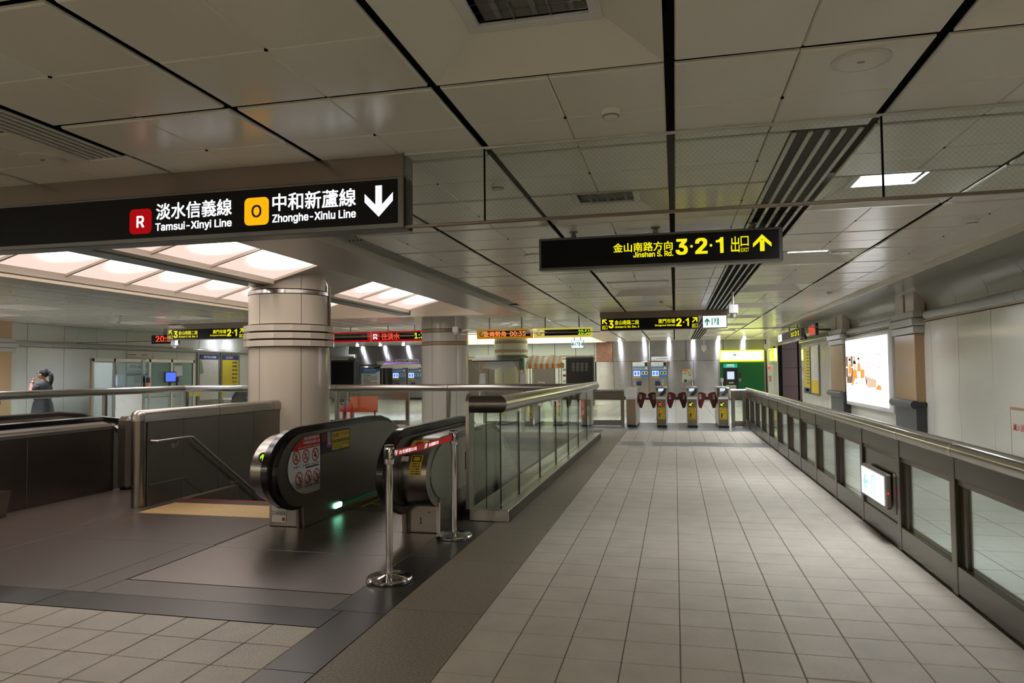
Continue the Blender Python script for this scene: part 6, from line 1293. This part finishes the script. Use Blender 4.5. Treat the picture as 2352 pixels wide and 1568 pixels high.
for k, dz in enumerate((.018, .006, -.006, -.018)): skin('finger', [((.20, -.185, .895 + dz), .011), ((.238, -.175, .885 + dz), .010), ((.262, -.165, .865 + dz), .008)], [(0, 1), (1, 2)], 'skin', p, 1)
skin('finger', [((.19, -.18, .905), .011), ((.205, -.155, .905), .010), ((.22, -.14, .895), .008)], [(0, 1), (1, 2)], 'skin', p, 1)
def loft(name, secs, m, parent, n=20):
    b = MB(); rings = []
    for x, y, z, rx, ry in secs:
        ring = []
        for j in range(n):
            a = 2 * math.pi * j / n; ring.append(len(b.v)); b.v.append((x + rx * math.cos(a), y + ry * math.sin(a), z))
        rings.append(ring)
    for i in range(len(rings) - 1):
        for j in range(n): b.idx((rings[i][j], rings[i][(j + 1) % n], rings[i + 1][(j + 1) % n], rings[i + 1][j]))
    b.idx(rings[0][::-1]); b.idx(rings[-1]); w = woff(parent); b.v = [(x + w.x, y + w.y, z + w.z) for x, y, z in b.v]; return obj(name, b, m, parent, True)
loft('shirt', [(0, 0, .86, .165, .20), (.0, 0, .98, .155, .185), (.01, 0, 1.10, .150, .175), (.02, 0, 1.22, .155, .185), (.01, 0, 1.32, .140, .20), (0, 0, 1.39, .115, .19), (-.01, 0, 1.43, .08, .12), (-.005, 0, 1.455, .06, .065)], 'cloth_dk', p)
skin('sleeve', [((-.005, .15, 1.365), .075), ((.03, .195, 1.28), .075), ((.06, .21, 1.215), .066)], [(0, 1), (1, 2)], 'cloth_dk', p); skin('sleeve', [((-.005, -.15, 1.365), .075), ((.005, -.205, 1.28), .075), ((.01, -.225, 1.20), .066)], [(0, 1), (1, 2)], 'cloth_dk', p)
loft('skirt', [(0, 0, .97, .165, .195), (0, 0, .85, .185, .215), (0, 0, .65, .215, .235), (.0, 0, .42, .235, .25)], 'cloth_dk', p)
blob('head', (.012, 0, 1.60), (.098, .078, .122), 'skin', p); blob('hair', (-.018, 0, 1.635), (.106, .089, .112), 'hair', p); blob('hair_bun', (-.115, 0, 1.645), (.04, .04, .04), 'hair', p)
skin('ponytail', [((-.12, 0, 1.645), .03), ((-.165, 0, 1.60), .045), ((-.175, 0, 1.50), .05), ((-.17, 0, 1.40), .035), ((-.165, 0, 1.34), .015)], [(0, 1), (1, 2), (2, 3), (3, 4)], 'hair', p)
skin('nose', [((.10, 0, 1.615), .012), ((.124, 0, 1.592), .013), ((.112, 0, 1.578), .01)], [(0, 1), (1, 2)], 'skin', p, 1)
w = woff(p)
def pb(name, x0, x1, y0, y1, z0, z1, m): return obj(name, MB().box(x0 + w.x, x1 + w.x, y0 + w.y, y1 + w.y, z0 + w.z, z1 + w.z, .006), m, p)
pb('glasses', .10, .122, -.065, .065, 1.61, 1.64, 'ink'); pb('glasses', .02, .105, .076, .081, 1.618, 1.628, 'ink'); pb('mouth', .098, .106, -.025, .025, 1.545, 1.552, 'red'); pb('wrist_band', .125, .195, .085, .145, 1.405, 1.425, 'ink')
blob('ear', (.01, .080, 1.59), (.022, .012, .03), 'skin', p)
p.rotation_euler = (0, 0, math.pi + math.radians(13)); p.scale = (1.04, 1.04, .96)
# clerk sitting behind the office window
p = thing('person', 'person with short dark hair sitting low behind the station office window', 'person', (-16.95, 18.45, 0))
J = [((0, 0, .55), (.16, .15)), ((0, 0, .75), (.14, .13)), ((0, 0, .92), (.14, .16)), ((0, 0, 1.0), (.08, .10)), ((.01, 0, 1.06), (.05, .05)), ((.03, 0, 1.13), (.075, .065)), ((.035, 0, 1.20), (.085, .075)), ((.02, 0, 1.25), (.06, .06)), ((0, -.18, .96), (.055, .055)), ((.06, -.22, .76), (.045, .045)), ((.26, -.16, .78), (.035, .035)), ((0, .18, .96), (.055, .055)), ((.06, .22, .76), (.045, .045)), ((.26, .16, .78), (.035, .035)), ((.0, -.1, .5), (.1, .1)), ((.4, -.1, .5), (.07, .07)), ((.4, -.1, .08), (.05, .05)), ((0, .1, .5), (.1, .1)), ((.4, .1, .5), (.07, .07)), ((.4, .1, .08), (.05, .05))]
skin('body', J, [(0, 1), (1, 2), (2, 3), (3, 4), (4, 5), (5, 6), (6, 7), (3, 8), (8, 9), (9, 10), (3, 11), (11, 12), (12, 13), (0, 14), (14, 15), (15, 16), (0, 17), (17, 18), (18, 19)], 'skin', p)
skin('shirt', [((0, 0, .52), (.18, .17)), ((0, 0, .75), (.16, .15)), ((0, 0, .92), (.155, .175)), ((0, 0, .99), (.09, .11)), ((0, -.18, .96), (.07, .07)), ((.06, -.22, .78), (.06, .06)), ((0, .18, .96), (.07, .07)), ((.06, .22, .78), (.06, .06))], [(0, 1), (1, 2), (2, 3), (3, 4), (4, 5), (3, 6), (6, 7)], 'blue', p)
blob('hair', (.0, 0, 1.235), (.105, .092, .085), 'hair', p); w = woff(p); pb('glasses', .10, .12, -.06, .06, 1.175, 1.20, 'ink'); blob('ear', (.02, -.078, 1.17), (.02, .012, .028), 'skin', p)
t = thing('stool', 'office stool under the seated person', 'stool', (-16.95, 18.45, 0)); obj('seat', MB().lathe(-16.95, 18.45, [(.2, .38), (.22, .40), (.22, .42), (.2, .43)], 20), 'charcoal', t); obj('stem', MB().lathe(-16.95, 18.45, [(.03, .03), (.03, .38)], 10), 'steel', t); obj('foot', MB().lathe(-16.95, 18.45, [(.2, 0), (.2, .03)], 16), 'steel', t)
